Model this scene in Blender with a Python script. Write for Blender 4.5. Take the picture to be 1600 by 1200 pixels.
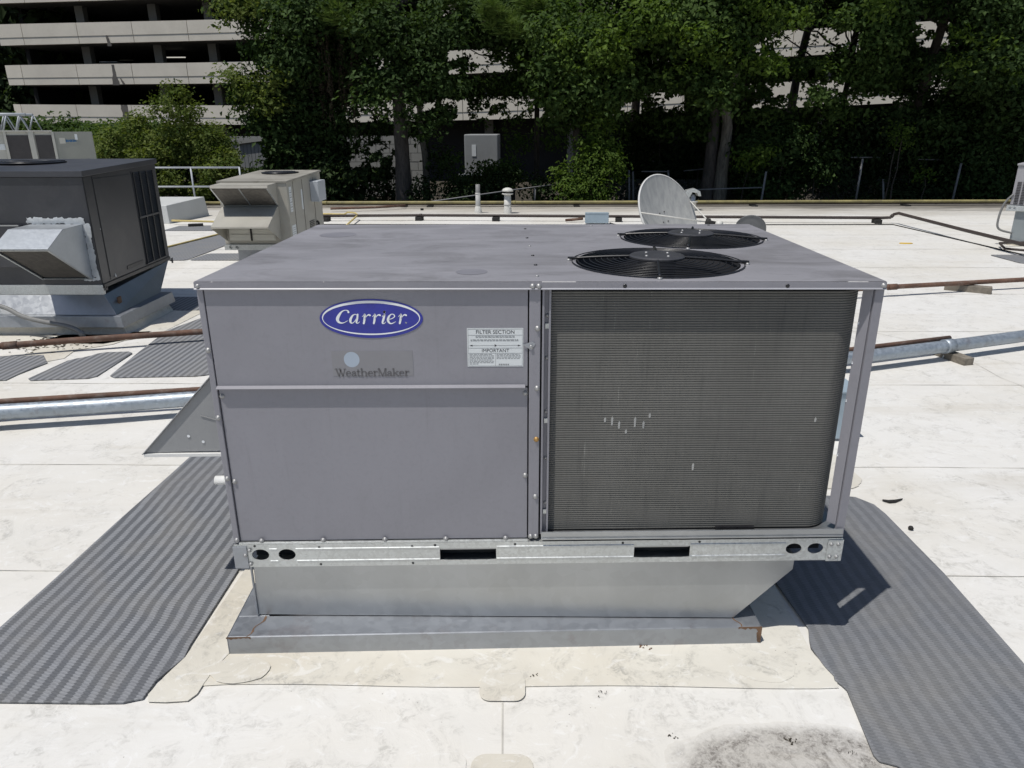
import bpy, bmesh, math, random
import numpy as np
from mathutils import Vector, Matrix
random.seed(7); rng = np.random.default_rng(11)
R_ = math.radians
scene = bpy.context.scene
for o in list(bpy.data.objects): bpy.data.objects.remove(o)
col = scene.collection

# ------------------------------------------------------------------ camera
CAM = np.array([-0.0459, -2.3154, 1.9608]); YAW, PITCH, ROLL, FPX = -0.0165, 0.337, 0.0036, 1130.1
_f = np.array([math.sin(YAW)*math.cos(PITCH), math.cos(YAW)*math.cos(PITCH), -math.sin(PITCH)])
_r = np.array([math.cos(YAW), -math.sin(YAW), 0.0]); _d = np.cross(_f, _r)
_r2 = _r*math.cos(ROLL)+_d*math.sin(ROLL); _d2 = -_r*math.sin(ROLL)+_d*math.cos(ROLL)
cd = bpy.data.cameras.new('camera'); cam = bpy.data.objects.new('camera', cd); col.objects.link(cam)
cd.sensor_width = 36.0; cd.lens = FPX/1600*36; cd.clip_end = 3000; cd.clip_start = 0.05
mw = Matrix.Identity(4)
for i in range(3):
    mw[i][0] = _r2[i]; mw[i][1] = -_d2[i]; mw[i][2] = -_f[i]; mw[i][3] = CAM[i]
cam.matrix_world = mw
scene.camera = cam
# ------------------------------------------------------------------ sky, sun, exposure
w = bpy.data.worlds.new('World'); scene.world = w; w.use_nodes = True
nt = w.node_tree; nt.nodes.clear()
sky = nt.nodes.new('ShaderNodeTexSky'); sky.sky_type = 'NISHITA'; sky.sun_disc = False
SUNDIR = Vector((0.295, 0.245, -1.0)).normalized()
sky.sun_elevation = math.asin(-SUNDIR.z); sky.sun_rotation = R_(225)
bg = nt.nodes.new('ShaderNodeBackground'); bg.inputs['Strength'].default_value = 0.075
wo = nt.nodes.new('ShaderNodeOutputWorld')
nt.links.new(sky.outputs[0], bg.inputs[0]); nt.links.new(bg.outputs[0], wo.inputs[0])
sd = bpy.data.lights.new('sun', 'SUN'); sd.energy = 3.6; sd.angle = R_(0.53); sd.color = (1.0, 0.965, 0.91)
sun = bpy.data.objects.new('sun', sd); col.objects.link(sun)
sun.rotation_euler = SUNDIR.to_track_quat('-Z', 'Y').to_euler(); sun.location = (-20, -20, 60)
vs = scene.view_settings
vs.view_transform = 'Standard'; vs.look = 'None'; vs.exposure = 0.0; vs.gamma = 1.0; vs.use_curve_mapping = False

def at(u, v, Y):
    d = _r2*((u-800)/FPX)+_d2*((v-600)/FPX)+_f
    return CAM+d*((Y-CAM[1])/d[1])
def px(P):
    q = np.asarray(P)-CAM
    z = q@_f
    return 800+FPX*(q@_r2)/z, 600+FPX*(q@_d2)/z

# ------------------------------------------------------------------ object helpers
def finish(o, label=None, cat=None, group=None, kind=None, parent=None):
    if label: o['label'] = label
    if cat: o['category'] = cat
    if group: o['group'] = group
    if kind: o['kind'] = kind
    if parent: o.parent = parent
    return o
def thing(name, label, cat, loc=(0, 0, 0), rz=0, group=None):
    o = bpy.data.objects.new(name, None); col.objects.link(o)
    o.location = loc; o.rotation_euler = (0, 0, rz); o.empty_display_size = .1
    return finish(o, label, cat, group)
def copy_tree(o, parent=None):
    c = o.copy(); col.objects.link(c)
    if parent: c.parent = parent
    for ch in [x for x in bpy.data.objects if x.parent == o and x is not c]:
        copy_tree(ch, c)
    return c

class MB:
    def __init__(s): s.v = []; s.f = []; s.sm = []
    def add(s, vs_, fs, smooth=False):
        n = len(s.v); s.v += [tuple(map(float, p)) for p in vs_]
        for f in fs: s.f.append([i+n for i in f]); s.sm.append(smooth)
        return s
    def box(s, x0, x1, y0, y1, z0, z1):
        return s.add([(x0,y0,z0),(x1,y0,z0),(x1,y1,z0),(x0,y1,z0),(x0,y0,z1),(x1,y0,z1),(x1,y1,z1),(x0,y1,z1)],
              [(0,3,2,1),(4,5,6,7),(0,1,5,4),(1,2,6,5),(2,3,7,6),(3,0,4,7)])
    def hexa(s, lo, hi):   # two quads, bottom and top, counter-clockwise from above
        return s.add(list(lo)+list(hi), [(0,3,2,1),(4,5,6,7),(0,1,5,4),(1,2,6,5),(2,3,7,6),(3,0,4,7)])
    def prism(s, poly, ext):   # poly: 3D points, ext: extrusion vector
        n = len(poly); e = np.array(ext)
        a = [np.array(p, float) for p in poly]; b = [p+e for p in a]
        return s.add(a+b, [list(range(n))[::-1], list(range(n, 2*n))]+[(i, (i+1) % n, n+(i+1) % n, n+i) for i in range(n)])
    def tube(s, pts, r, n=8, caps=True):
        pts = [np.array(p, float) for p in pts]; rs = r if hasattr(r, '__len__') else [r]*len(pts)
        V = []; F = []; up = None
        for i, p in enumerate(pts):
            t = pts[min(i+1, len(pts)-1)]-pts[max(i-1, 0)]; t = t/np.linalg.norm(t)
            if up is None:
                a = np.array([0, 0, 1.]) if abs(t[2]) < .9 else np.array([1., 0, 0])
            else: a = up
            x = np.cross(a, t); x /= np.linalg.norm(x); y = np.cross(t, x); up = y
            for k in range(n):
                an = 2*math.pi*k/n; V.append(p+rs[i]*(x*math.cos(an)+y*math.sin(an)))
        for i in range(len(pts)-1):
            for k in range(n):
                F.append((i*n+k, i*n+(k+1) % n, (i+1)*n+(k+1) % n, (i+1)*n+k))
        s.add(V, F, True)
        if caps:
            m = len(s.v)-len(V)
            s.f.append([m+k for k in range(n)][::-1]); s.sm.append(False)
            s.f.append([m+(len(pts)-1)*n+k for k in range(n)]); s.sm.append(False)
        return s
    def lathe(s, prof, c=(0, 0, 0), n=20, axis='z', smooth=True):   # prof: (r, h)
        V = []; F = []
        for r, h in prof:
            for k in range(n):
                a = 2*math.pi*k/n; x, y = r*math.cos(a), r*math.sin(a)
                p = (x, y, h) if axis == 'z' else ((x, -h, y) if axis == 'y' else (h, x, y))
                V.append((p[0]+c[0], p[1]+c[1], p[2]+c[2]))
        for i in range(len(prof)-1):
            for k in range(n): F.append((i*n+k, i*n+(k+1) % n, (i+1)*n+(k+1) % n, (i+1)*n+k))
        return s.add(V, F, smooth)
    def disc(s, c, r, n=20, axis='z', rz=None):
        rz = rz or r; V = []
        for k in range(n):
            a = 2*math.pi*k/n; x, y = r*math.cos(a), rz*math.sin(a)
            V.append((c[0]+x, c[1]+y, c[2]) if axis == 'z' else (c[0]+x, c[1], c[2]+y))
        return s.add(V, [list(range(n))])
    def build(s, name, m, parent=None, bevel=0, tf=None, **kw):
        me = bpy.data.meshes.new(name)
        me.from_pydata(s.v, [], s.f); me.polygons.foreach_set('use_smooth', s.sm)
        bm = bmesh.new(); bm.from_mesh(me); bmesh.ops.recalc_face_normals(bm, faces=bm.faces); bm.to_mesh(me); bm.free()
        me.materials.append(m); me.update()
        o = bpy.data.objects.new(name, me); col.objects.link(o)
        if tf is not None:
            me.transform(tf)
        if bevel:
            b = o.modifiers.new('bevel', 'BEVEL'); b.width = bevel; b.segments = 2; b.limit_method = 'ANGLE'; b.angle_limit = R_(40)
        return finish(o, parent=parent, **kw)

def smooth_path(pts, k=6):
    P = [np.array(p, float) for p in pts]; out = []
    for i in range(len(P)-1):
        p0 = P[max(i-1, 0)]; p1 = P[i]; p2 = P[i+1]; p3 = P[min(i+2, len(P)-1)]
        for j in range(k):
            t = j/k
            out.append(.5*((2*p1)+(-p0+p2)*t+(2*p0-5*p1+4*p2-p3)*t*t+(-p0+3*p1-3*p2+p3)*t**3))
    out.append(P[-1]); return out

# ------------------------------------------------------------------ material helpers
class MT:
    def __init__(s, name):
        s.m = bpy.data.materials.new(name); s.m.use_nodes = True; s.nt = s.m.node_tree
        s.b = s.nt.nodes['Principled BSDF']; s._co = None
    def n(s, t, **kw):
        x = s.nt.nodes.new(t)
        for k, v in kw.items(): setattr(x, k, v)
        return x
    def L(s, a, b): s.nt.links.new(a, b)
    def co(s):
        if s._co is None: s._co = s.n('ShaderNodeTexCoord').outputs['Object']
        return s._co
    def map(s, scale=(1, 1, 1), loc=(0, 0, 0), rot=(0, 0, 0), src=None):
        x = s.n('ShaderNodeMapping'); s.L(src or s.co(), x.inputs[0])
        x.inputs['Scale'].default_value = scale; x.inputs['Location'].default_value = loc; x.inputs['Rotation'].default_value = rot
        return x.outputs[0]
    def noise(s, scale, detail=4, rough=.55, vec=None, dist=0.0):
        x = s.n('ShaderNodeTexNoise'); x.inputs['Scale'].default_value = scale; x.inputs['Detail'].default_value = detail
        x.inputs['Roughness'].default_value = rough; x.inputs['Distortion'].default_value = dist
        s.L(vec or s.co(), x.inputs['Vector']); return x.outputs['Fac']
    def voro(s, scale, vec=None, feat='F1', out='Distance'):
        x = s.n('ShaderNodeTexVoronoi'); x.inputs['Scale'].default_value = scale; x.feature = feat
        s.L(vec or s.co(), x.inputs['Vector']); return x.outputs[out]
    def ramp(s, fac, stops):
        x = s.n('ShaderNodeValToRGB'); e = x.color_ramp.elements
        while len(e) > len(stops): e.remove(e[-1])
        while len(e) < len(stops): e.new(.5)
        for el, (p, c) in zip(e, stops):
            el.position = p; el.color = (c, c, c, 1) if not hasattr(c, '__len__') else (*c, 1)
        s.L(fac, x.inputs[0]); return x.outputs[0]
    def mix(s, fac, a, b, mode='MIX'):
        x = s.n('ShaderNodeMix', data_type='RGBA', blend_type=mode)
        for ii, val in ((0, fac), (6, a), (7, b)):
            sock = x.inputs[ii]
            if hasattr(val, 'links') or hasattr(val, 'is_linked'): s.L(val, sock)
            elif hasattr(val, '__len__'): sock.default_value = (*val, 1)
            else: sock.default_value = val if ii == 0 else (val, val, val, 1)
        return x.outputs[2]
    def math(s, op, a, b=0.0, c=None):
        x = s.n('ShaderNodeMath', operation=op)
        for i, val in enumerate((a, b) if c is None else (a, b, c)):
            if hasattr(val, 'is_linked'): s.L(val, x.inputs[i])
            else: x.inputs[i].default_value = val
        return x.outputs[0]
    def sep(s, vec=None):
        x = s.n('ShaderNodeSeparateXYZ'); s.L(vec or s.co(), x.inputs[0]); return x.outputs
    def bump(s, h, strength=.3, dist=.01):
        x = s.n('ShaderNodeBump'); x.inputs['Strength'].default_value = strength; x.inputs['Distance'].default_value = dist
        s.L(h, x.inputs['Height']); s.L(x.outputs[0], s.b.inputs['Normal'])
    def set(s, color=None, rough=None, metal=None, spec=None):
        for k, v in (('Base Color', color), ('Roughness', rough), ('Metallic', metal), ('Specular IOR Level', spec)):
            if v is None: continue
            if hasattr(v, 'is_linked'): s.L(v, s.b.inputs[k])
            else: s.b.inputs[k].default_value = (*v, 1) if hasattr(v, '__len__') else v
        return s.m

def paint(name, c, rough=.5, var=.12, scale=3.0, dirt=None, dirt_amt=.5, metal=0.0, bump=0.0):
    t = MT(name)
    n1 = t.noise(scale, 5, .6); n2 = t.noise(scale*9, 3, .6)
    lo = tuple(x*(1-var) for x in c); hi = tuple(min(1, x*(1+var)) for x in c)
    k = t.mix(t.ramp(n1, [(.3, 0.), (.7, 1.)]), lo, hi)
    k = t.mix(t.math('MULTIPLY', t.ramp(n2, [(.35, 1.), (.65, 0.)]), var*.8), k, tuple(x*.6 for x in c))
    if dirt:
        n3 = t.noise(scale*1.7, 6, .7, dist=.6)
        k = t.mix(t.math('MULTIPLY', t.ramp(n3, [(.5, 0.), (.72, 1.)]), dirt_amt), k, dirt)
    if bump: t.bump(n2, .25, bump)
    rr = t.ramp(n1, [(.2, max(.05, rough-.1)), (.8, min(1, rough+.1))])
    return t.set(k, rr, metal)

def galv(name, c=(.42, .45, .46), rough=.42, metal=.65, spangle=60, rust=0.0, vert=1.0, sp=1.0):
    t = MT(name)
    v = t.voro(spangle, out='Color'); sx = t.sep(v)[0]
    n = t.noise(2.5, 5, .6, vec=t.map((1, 1, vert)))
    k = t.mix(t.ramp(sx, [(0., 0.), (1., 1.)]), tuple(x*(1-.14*sp) for x in c), tuple(min(1, x*(1+.12*sp)) for x in c))
    k = t.mix(t.ramp(n, [(.38, 0.), (.75, .5)]), k, tuple(x*.66 for x in c))
    if rust:
        n2 = t.noise(6, 6, .7)
        k = t.mix(t.math('MULTIPLY', t.ramp(n2, [(.56, 0.), (.66, 1.)]), rust), k, (.12, .045, .02))
    return t.set(k, t.ramp(sx, [(0., rough-.08*sp), (1., rough+.14*sp)]), metal)
# ------------------------------------------------------------------ materials
def mat_roof(name, base=(.715, .703, .672), tint=(.62, .58, .495), amt=.45, gray=.35, puddle=False, far_dirt_mottle=False):
    t = MT(name)
    n1 = t.noise(.55, 6, .6, dist=.4); n2 = t.noise(4.5, 7, .68, dist=1.6); n3 = t.noise(26, 6, .75, dist=1.2); n4 = t.noise(2.1, 5, .6, vec=t.map((1, 2.6, 1), (7, 3, 0)))
    k = t.mix(t.math('MULTIPLY', t.ramp(n1, [(.42, 0.), (.66, 1.)]), amt), base, tint)
    k = t.mix(t.math('MULTIPLY', t.ramp(n4, [(.5, 0.), (.72, 1.)]), amt*.5), k, tuple(x*.86 for x in base))
    # scuffed gray smears, broken up by fine noise
    sm = t.math('MULTIPLY', t.ramp(n2, [(.49, 0.), (.66, 1.)]), t.ramp(n3, [(.42, 0.), (.6, 1.)]))
    n5 = t.noise(1.25, 7, .7, vec=t.map((1, 1.8, 1), (4, 8, 0)), dist=1.1)
    k = t.mix(t.math('MULTIPLY', t.ramp(n5, [(.45, 0.), (.7, 1.)]), gray*.5), k, (.55, .535, .49))
    k = t.mix(t.math('MULTIPLY', sm, gray), k, (.30, .29, .26))
    # pale scrubbed arcs
    pa = t.math('MULTIPLY', t.ramp(t.noise(7, 6, .7, vec=t.map((1, 1.4, 1), (2, 9, 0)), dist=2.2), [(.56, 0.), (.64, 1.)]), .35)
    k = t.mix(pa, k, (.80, .80, .79))
    # small specks
    sp = t.voro(34, vec=t.map((1, 1, 1), (3, 1, 0)))
    gate = t.ramp(t.noise(3.3, 3, .6, vec=t.map((1, 1, 1), (11, 4, 0))), [(.56, 0.), (.62, 1.)])
    k = t.mix(t.math('MULTIPLY', t.math('MULTIPLY', t.ramp(sp, [(.05, 1.), (.10, 0.)]), gate), .7), k, (.12, .10, .085))
    if puddle:   # dried puddle of fine black dirt near the lower right
        x, y, z = t.sep()
        wob = t.math('MULTIPLY', t.math('SUBTRACT', t.noise(5, 5, .6), .5), .34)
        dx = t.math('DIVIDE', t.math('SUBTRACT', x, .86), .46); dy = t.math('DIVIDE', t.math('SUBTRACT', y, -.50), .20)
        d = t.math('ADD', t.math('SQRT', t.math('ADD', t.math('MULTIPLY', dx, dx), t.math('MULTIPLY', dy, dy))), wob)
        m = t.ramp(d, [(.72, 1.), (1.02, 0.)])
        gr = t.ramp(t.noise(60, 7, .8, dist=.8), [(.36, 0.), (.6, 1.)]); bl = t.ramp(t.noise(9, 5, .7, dist=1.5), [(.38, .15), (.62, 1.)])
        k = t.mix(t.math('MULTIPLY', m, .5), k, (.36, .335, .30))
        k = t.mix(t.math('MULTIPLY', t.math('MULTIPLY', t.math('MULTIPLY', m, gr), bl), .95), k, (.10, .088, .078))
        ring = t.ramp(d, [(.95, 0.), (1.03, 1.), (1.12, 0.)])
        k = t.mix(t.math('MULTIPLY', ring, .16), k, (.45, .41, .34))
    if far_dirt_mottle:  # brown grime and darker mottling along the far edge of the roof
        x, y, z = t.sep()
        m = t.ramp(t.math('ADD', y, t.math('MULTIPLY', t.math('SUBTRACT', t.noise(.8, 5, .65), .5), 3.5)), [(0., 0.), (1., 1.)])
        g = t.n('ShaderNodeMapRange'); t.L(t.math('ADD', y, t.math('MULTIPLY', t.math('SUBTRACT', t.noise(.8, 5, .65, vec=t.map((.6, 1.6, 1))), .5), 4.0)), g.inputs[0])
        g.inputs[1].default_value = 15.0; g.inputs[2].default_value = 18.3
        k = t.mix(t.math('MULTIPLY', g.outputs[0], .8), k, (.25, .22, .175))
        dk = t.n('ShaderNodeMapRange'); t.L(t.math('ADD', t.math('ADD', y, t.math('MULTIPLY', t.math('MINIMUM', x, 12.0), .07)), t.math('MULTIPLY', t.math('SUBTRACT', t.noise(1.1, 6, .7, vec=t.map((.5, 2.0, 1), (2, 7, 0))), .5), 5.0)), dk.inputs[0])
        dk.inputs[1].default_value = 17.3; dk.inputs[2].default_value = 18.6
        k = t.mix(t.math('MULTIPLY', dk.outputs[0], .8), k, (.085, .078, .07))  # darker patches near the far edge, heavier towards the right
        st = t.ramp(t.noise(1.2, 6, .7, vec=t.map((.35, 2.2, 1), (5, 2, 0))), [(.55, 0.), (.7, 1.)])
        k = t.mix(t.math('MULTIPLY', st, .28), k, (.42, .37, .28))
    t.bump(t.math('ADD', t.math('MULTIPLY', n2, .6), n1), .35, .012)
    return t.set(k, .62, 0.0, .35)

def mat_walkpad(name, lo, hi):
    t = MT(name)
    x, y, z = t.sep()
    wv = t.math('MULTIPLY', t.math('SUBTRACT', t.noise(1.1, 3, .5), .5), .07)
    wv2 = t.math('MULTIPLY', t.math('SUBTRACT', t.noise(5, 3, .5, vec=t.map((.3, 1, 1))), .5), .02)
    saw = t.math('MULTIPLY', t.math('PINGPONG', y, .0075), 1.0)
    u = t.math('ADD', t.math('ADD', t.math('ADD', x, wv), wv2), saw)
    b = t.math('FRACT', t.math('DIVIDE', u, .0585))
    band = t.ramp(b, [(.0, 0.), (.06, 1.), (.5, 1.), (.56, 0.)])
    inv = t.math('SUBTRACT', 1.0, band)
    rib = t.math('SINE', t.math('MULTIPLY', t.math('ADD', y, t.math('MULTIPLY', x, .35)), 2*math.pi/.0145))
    rib2 = t.math('SINE', t.math('MULTIPLY', t.math('SUBTRACT', y, t.math('MULTIPLY', x, .35)), 2*math.pi/.0145))
    n = t.noise(2.2, 6, .65, dist=.5); nf = t.noise(40, 4, .6); nb = t.noise(.9, 4, .6, vec=t.map((1, 1, 1), (6, 2, 0)))
    k = t.mix(band, lo, hi)
    k = t.mix(t.math('MULTIPLY', t.math('MULTIPLY', t.ramp(rib, [(.35, 0.), (.8, 1.)]), band), .34), k, (.13, .132, .15))
    k = t.mix(t.math('MULTIPLY', t.math('MULTIPLY', t.ramp(rib2, [(.5, 0.), (.9, 1.)]), inv), .25), k, (.075, .078, .088))
    k = t.mix(t.math('MULTIPLY', t.ramp(n, [(.45, 0.), (.75, 1.)]), .45), k, (.25, .235, .205))
    k = t.mix(t.math('MULTIPLY', t.ramp(nb, [(.4, 0.), (.7, 1.)]), .3), k, (.15, .152, .165))
    k = t.mix(t.math('MULTIPLY', t.ramp(nf, [(.4, 1.), (.6, 0.)]), .16), k, (.08, .08, .085))
    nr = t.noise(1.7, 5, .6, vec=t.map((1, .7, 1), (13, 5, 0)))
    k = t.mix(t.math('MULTIPLY', t.ramp(nr, [(.68, 0.), (.76, 1.)]), .45), k, (.24, .13, .07))
    t.bump(t.math('ADD', t.math('MULTIPLY', rib, .25), t.math('MULTIPLY', band, .5)), .35, .004)
    return t.set(k, .58, 0.0, .35)

def mat_walkfar():
    t = MT('walkway_rubber_worn')
    x, y, z = t.sep()
    u = t.math('ADD', x, t.math('MULTIPLY', t.math('SUBTRACT', t.noise(1.1, 3, .5), .5), .05))
    b = t.math('FRACT', t.math('DIVIDE', u, .0585))
    band = t.ramp(b, [(.0, 0.), (.12, 1.), (.48, 1.), (.62, 0.)])
    k = t.mix(band, (.125, .13, .14), (.255, .262, .275))
    k = t.mix(t.math('MULTIPLY', t.ramp(t.noise(2.2, 6, .65, dist=.5), [(.45, 0.), (.75, 1.)]), .5), k, (.25, .24, .22))
    return t.set(k, .6, 0.0, .3)

def mat_coil():
    t = MT('coil_fins')
    st = t.noise(9, 6, .7, vec=t.map((3.2, 3.2, .22)))
    bl = t.noise(2.4, 4, .6); fine = t.noise(160, 3, .6, vec=t.map((1, 1, .1)))
    k = t.mix(t.ramp(bl, [(.3, 0.), (.7, 1.)]), (.122, .120, .111), (.160, .157, .146))
    k = t.mix(t.math('MULTIPLY', t.ramp(st, [(.56, 0.), (.70, 1.)]), .5), k, (.07, .071, .068))
    k = t.mix(t.math('MULTIPLY', t.ramp(fine, [(.3, 1.), (.6, 0.)]), .3), k, (.09, .09, .082))
    sc = t.noise(24, 5, .7, vec=t.map((2.2, 2.2, .12), (4, 1, 2)))
    k = t.mix(t.math('MULTIPLY', t.ramp(sc, [(.66, 0.), (.71, 1.)]), .6), k, (.36, .36, .33))
    return t.set(k, .6, .15, .4)

def mat_unit(name, c, dark, top=False):
    t = MT(name)
    n1 = t.noise(1.6, 6, .62, dist=.5); n2 = t.noise(7, 6, .7, dist=.8); n3 = t.noise(60, 3, .6)
    k = t.mix(t.ramp(n1, [(.36, 0.), (.68, 1.)]), c, tuple(x*1.13 for x in c))
    if top:
        k = t.mix(t.math('MULTIPLY', t.ramp(t.noise(2.1, 7, .7, vec=t.map((.8, 1.7, 1), (3, 7, 0)), dist=1.0), [(.47, 0.), (.66, 1.)]), .62), k, dark)
        st = t.noise(5.5, 7, .75, vec=t.map((.45, 3.2, 1)), dist=.9)
        k = t.mix(t.math('MULTIPLY', t.ramp(st, [(.54, 0.), (.68, 1.)]), .4), k, tuple(x*1.5 for x in c))
        st2 = t.noise(9, 7, .75, vec=t.map((.6, 2.2, 1), (1, 4, 0)), dist=1.4)
        k = t.mix(t.math('MULTIPLY', t.ramp(st2, [(.6, 0.), (.68, 1.)]), .55), k, tuple(x*.6 for x in dark))
    else:
        k = t.mix(t.math('MULTIPLY', t.ramp(n2, [(.55, 0.), (.75, 1.)]), .22), k, dark)
        # faint vertical run marks
        rn = t.noise(11, 5, .7, vec=t.map((2.0, 1, .18), (3, 0, 5)))
        rd = t.noise(16, 5, .7, vec=t.map((2.4, 1, .12), (9, 0, 1)))
        k = t.mix(t.math('MULTIPLY', t.ramp(rd, [(.58, 0.), (.74, 1.)]), .2), k, tuple(x*.8 for x in dark))
        k = t.mix(t.math('MULTIPLY', t.ramp(rn, [(.54, 0.), (.72, 1.)]), .2), k, tuple(x*1.25 for x in c))
    k = t.mix(t.math('MULTIPLY', t.ramp(n3, [(.3, 1.), (.5, 0.)]), .07), k, (.08, .08, .08))
    t.bump(t.noise(1.9, 2, .4), .28, .03)
    return t.set(k, t.ramp(n1, [(.3, .42), (.7, .56)]), .0, .45)

def mat_bark(name, a, b):
    t = MT(name); v = t.map((5, 5, .9))
    n = t.noise(3, 6, .7, vec=v, dist=.4); n2 = t.noise(1.1, 4, .6)
    k = t.mix(t.ramp(n, [(.38, 0.), (.6, 1.)]), tuple(x*.45 for x in a), a)
    k = t.mix(t.ramp(n2, [(.5, 0.), (.68, .8)]), k, b)
    t.bump(n, .8, .04)
    return t.set(k, .85)

def mat_leaf(name, a, b, trans=.35, rough=.5):
    t = MT(name)
    at_ = t.n('ShaderNodeAttribute'); at_.attribute_name = 'tint'
    k = t.mix(at_.outputs['Fac'], a, b)
    n = t.noise(.55, 3, .6)
    k = t.mix(t.ramp(n, [(.4, 0.), (.65, .5)]), k, tuple(x*.72 for x in a))
    t.set(k, .62, 0.0, .12)
    out = t.nt.nodes['Material Output']
    tr = t.n('ShaderNodeBsdfTranslucent'); t.L(t.mix(1.0, k, (.95, 1.0, .45), 'MULTIPLY'), tr.inputs[0])
    mx = t.n('ShaderNodeMixShader'); mx.inputs[0].default_value = trans
    t.L(t.b.outputs[0], mx.inputs[1]); t.L(tr.outputs[0], mx.inputs[2]); t.L(mx.outputs[0], out.inputs[0])
    return t.m

M = {}
M['roof'] = mat_roof('roof_membrane', puddle=True, far_dirt_mottle=True, amt=.5, gray=.48)
M['flash'] = mat_roof('flashing_membrane', base=(.67, .645, .575), tint=(.54, .485, .385), amt=.95, gray=.75)
M['patch'] = mat_roof('patch_membrane', base=(.66, .635, .565), tint=(.52, .475, .39), amt=.8, gray=.7)
M['sealant'] = paint('seam_sealant', (.55, .53, .48), .7, .3, 4)
M['pad'] = mat_walkpad('walkway_rubber', (.118, .124, .134), (.262, .271, .286)); M['padr'] = mat_walkpad('walkway_rubber_dark', (.158, .166, .178), (.208, .216, .23)); M['padfar'] = mat_walkfar()
M['unit'] = mat_unit('gray_unit_paint', (.234, .231, .256), (.19, .187, .195))
M['lid'] = mat_unit('gray_lid_paint', (.252, .248, .266), (.145, .14, .145), True)
M['coil'] = mat_coil()
M['dark_in'] = paint('dark_interior', (.03, .03, .032), .7)
M['black'] = paint('black_wire', (.018, .018, .02), .32, .2, 20)
M['fan'] = paint('fan_blade_black', (.055, .055, .062), .4, .2, 8)
M['hub'] = paint('motor_plate', (.05, .05, .055), .45, .2, 8)
M['galv'] = galv('galvanised_steel', (.58, .60, .595), .42, .7, 110)
M['hem_glint'] = paint('hem_glint_paint', (.36, .36, .39), .35, .05)  # paler than the panels: sun glint on the lip put into the colour
M['galv2'] = galv('galvanised_sheet', (.43, .445, .455), .36, .8, 26, vert=.4, sp=.35)
M['galv3'] = galv('dull_galvanised_cap', (.37, .39, .42), .42, .65, 40, rust=.2, sp=.5)
M['galvh'] = galv('hood_sheet', (.47, .50, .53), .42, .6, 60, sp=.25)
M['colm'] = paint('column_concrete_shaded', (.22, .215, .205), .9, .15, .4)  # concrete dimmed: shade on the columns inside the decks put into colour
M['bolt'] = paint('zinc_bolt', (.36, .36, .36), .5, .1, 30, metal=.5)
M['rustbolt'] = paint('rusty_bolt', (.4, .24, .08), .5, .2, 30, metal=.4)
M['rust'] = paint('rust_stain', (.17, .10, .06), .85, .45, 16)
M['blue'] = paint('logo_blue', (.028, .035, .30), .35, .14, 9, dirt=(.02, .025, .18), dirt_amt=.5)
M['white'] = paint('print_white', (.78, .80, .82), .4, .03)
M['label'] = paint('label_white', (.66, .69, .70), .45, .05, 6)
M['ink'] = paint('ink_black', (.03, .03, .035), .5, .05)
M['inkg'] = paint('ink_grey', (.25, .26, .27), .5, .05)
M['ghost'] = paint('faded_print', (.115, .112, .118), .55, .12, 12)
M['ghostbox'] = paint('faded_sticker', (.234, .232, .248), .5, .05, 8)
M['knock'] = paint('knockout_disc_paint', (.215, .212, .235), .5, .06, 8)
M['dot'] = paint('pale_dot', (.36, .42, .50), .4, .04)
M['pvc'] = paint('white_pvc', (.72, .72, .70), .35, .05)
M['hoodgray'] = mat_unit('gray_hood_paint', (.27, .275, .28), (.22, .22, .225))
M['dark'] = paint('dark_gray_paint', (.040, .042, .049), .34, .16, 1.2, dirt=(.066, .066, .07), dirt_amt=.8)
M['darktop'] = paint('dark_gray_top', (.05, .052, .06), .36, .16, 1.4)
M['louv'] = paint('louvre_black', (.028, .029, .032), .4)
M['smear'] = paint('silver_sealant', (.55, .57, .58), .5, .18, 14, bump=.01)
M['tan'] = paint('beige_paint', (.375, .36, .315), .5, .1, 1.2, dirt=(.24, .215, .17), dirt_amt=.45)
M['tantop'] = paint('beige_dirty_top', (.31, .295, .255), .6, .16, 1.4, dirt=(.13, .115, .09), dirt_amt=.85)
M['filter'] = paint('filter_mesh', (.13, .12, .105), .8, .4, 22, bump=.01)
M['filterb'] = paint('brown_filter_mesh', (.085, .078, .068), .85, .35, 20, bump=.01)
M['cream'] = paint('cream_unit_paint', (.46, .455, .41), .5, .08, 1)
M['cream_shade'] = paint('cream_panel_shaded', (.27, .275, .245), .5, .08, 1)  # cream darkened: the end panel's shade put into its colour
M['coild'] = paint('dark_coil', (.055, .05, .05), .6, .2, 10)
M['logob'] = paint('small_blue_print', (.03, .12, .26), .5)
M['rusty'] = paint('rusty_pipe', (.125, .068, .046), .8, .35, 5, dirt=(.27, .235, .20), dirt_amt=.55)
M['pipeb'] = paint('dark_brown_pipe', (.05, .038, .034), .6, .25, 4)
M['galvp'] = galv('galvanised_pipe', (.37, .415, .46), .45, .55, 45, rust=.3, vert=.5)
M['galvr'] = galv('rusty_galvanised_pipe', (.40, .44, .48), .45, .4, 45, rust=1.0, vert=.3)
M['yellow'] = paint('faded_yellow_pipe', (.27, .235, .10), .6, .3, 3, dirt=(.13, .115, .08), dirt_amt=.7)
M['yellow2'] = paint('yellow_pipe', (.55, .44, .18), .55, .15, 3)
M['wood'] = paint('weathered_wood', (.21, .185, .15), .85, .35, 12, dirt=(.08, .065, .05), dirt_amt=.6, bump=.01)
M['rubber'] = paint('black_block', (.02, .019, .018), .8, .2, 8)
M['ventg'] = paint('vent_grey', (.40, .40, .385), .6, .12, 5)
M['ventw'] = paint('vent_white', (.60, .59, .55), .55, .1, 5)
dm = MT('dish_grey'); k_ = dm.noise(6, 6, .7, vec=dm.map((2.2, 2.2, .3)))
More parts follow.
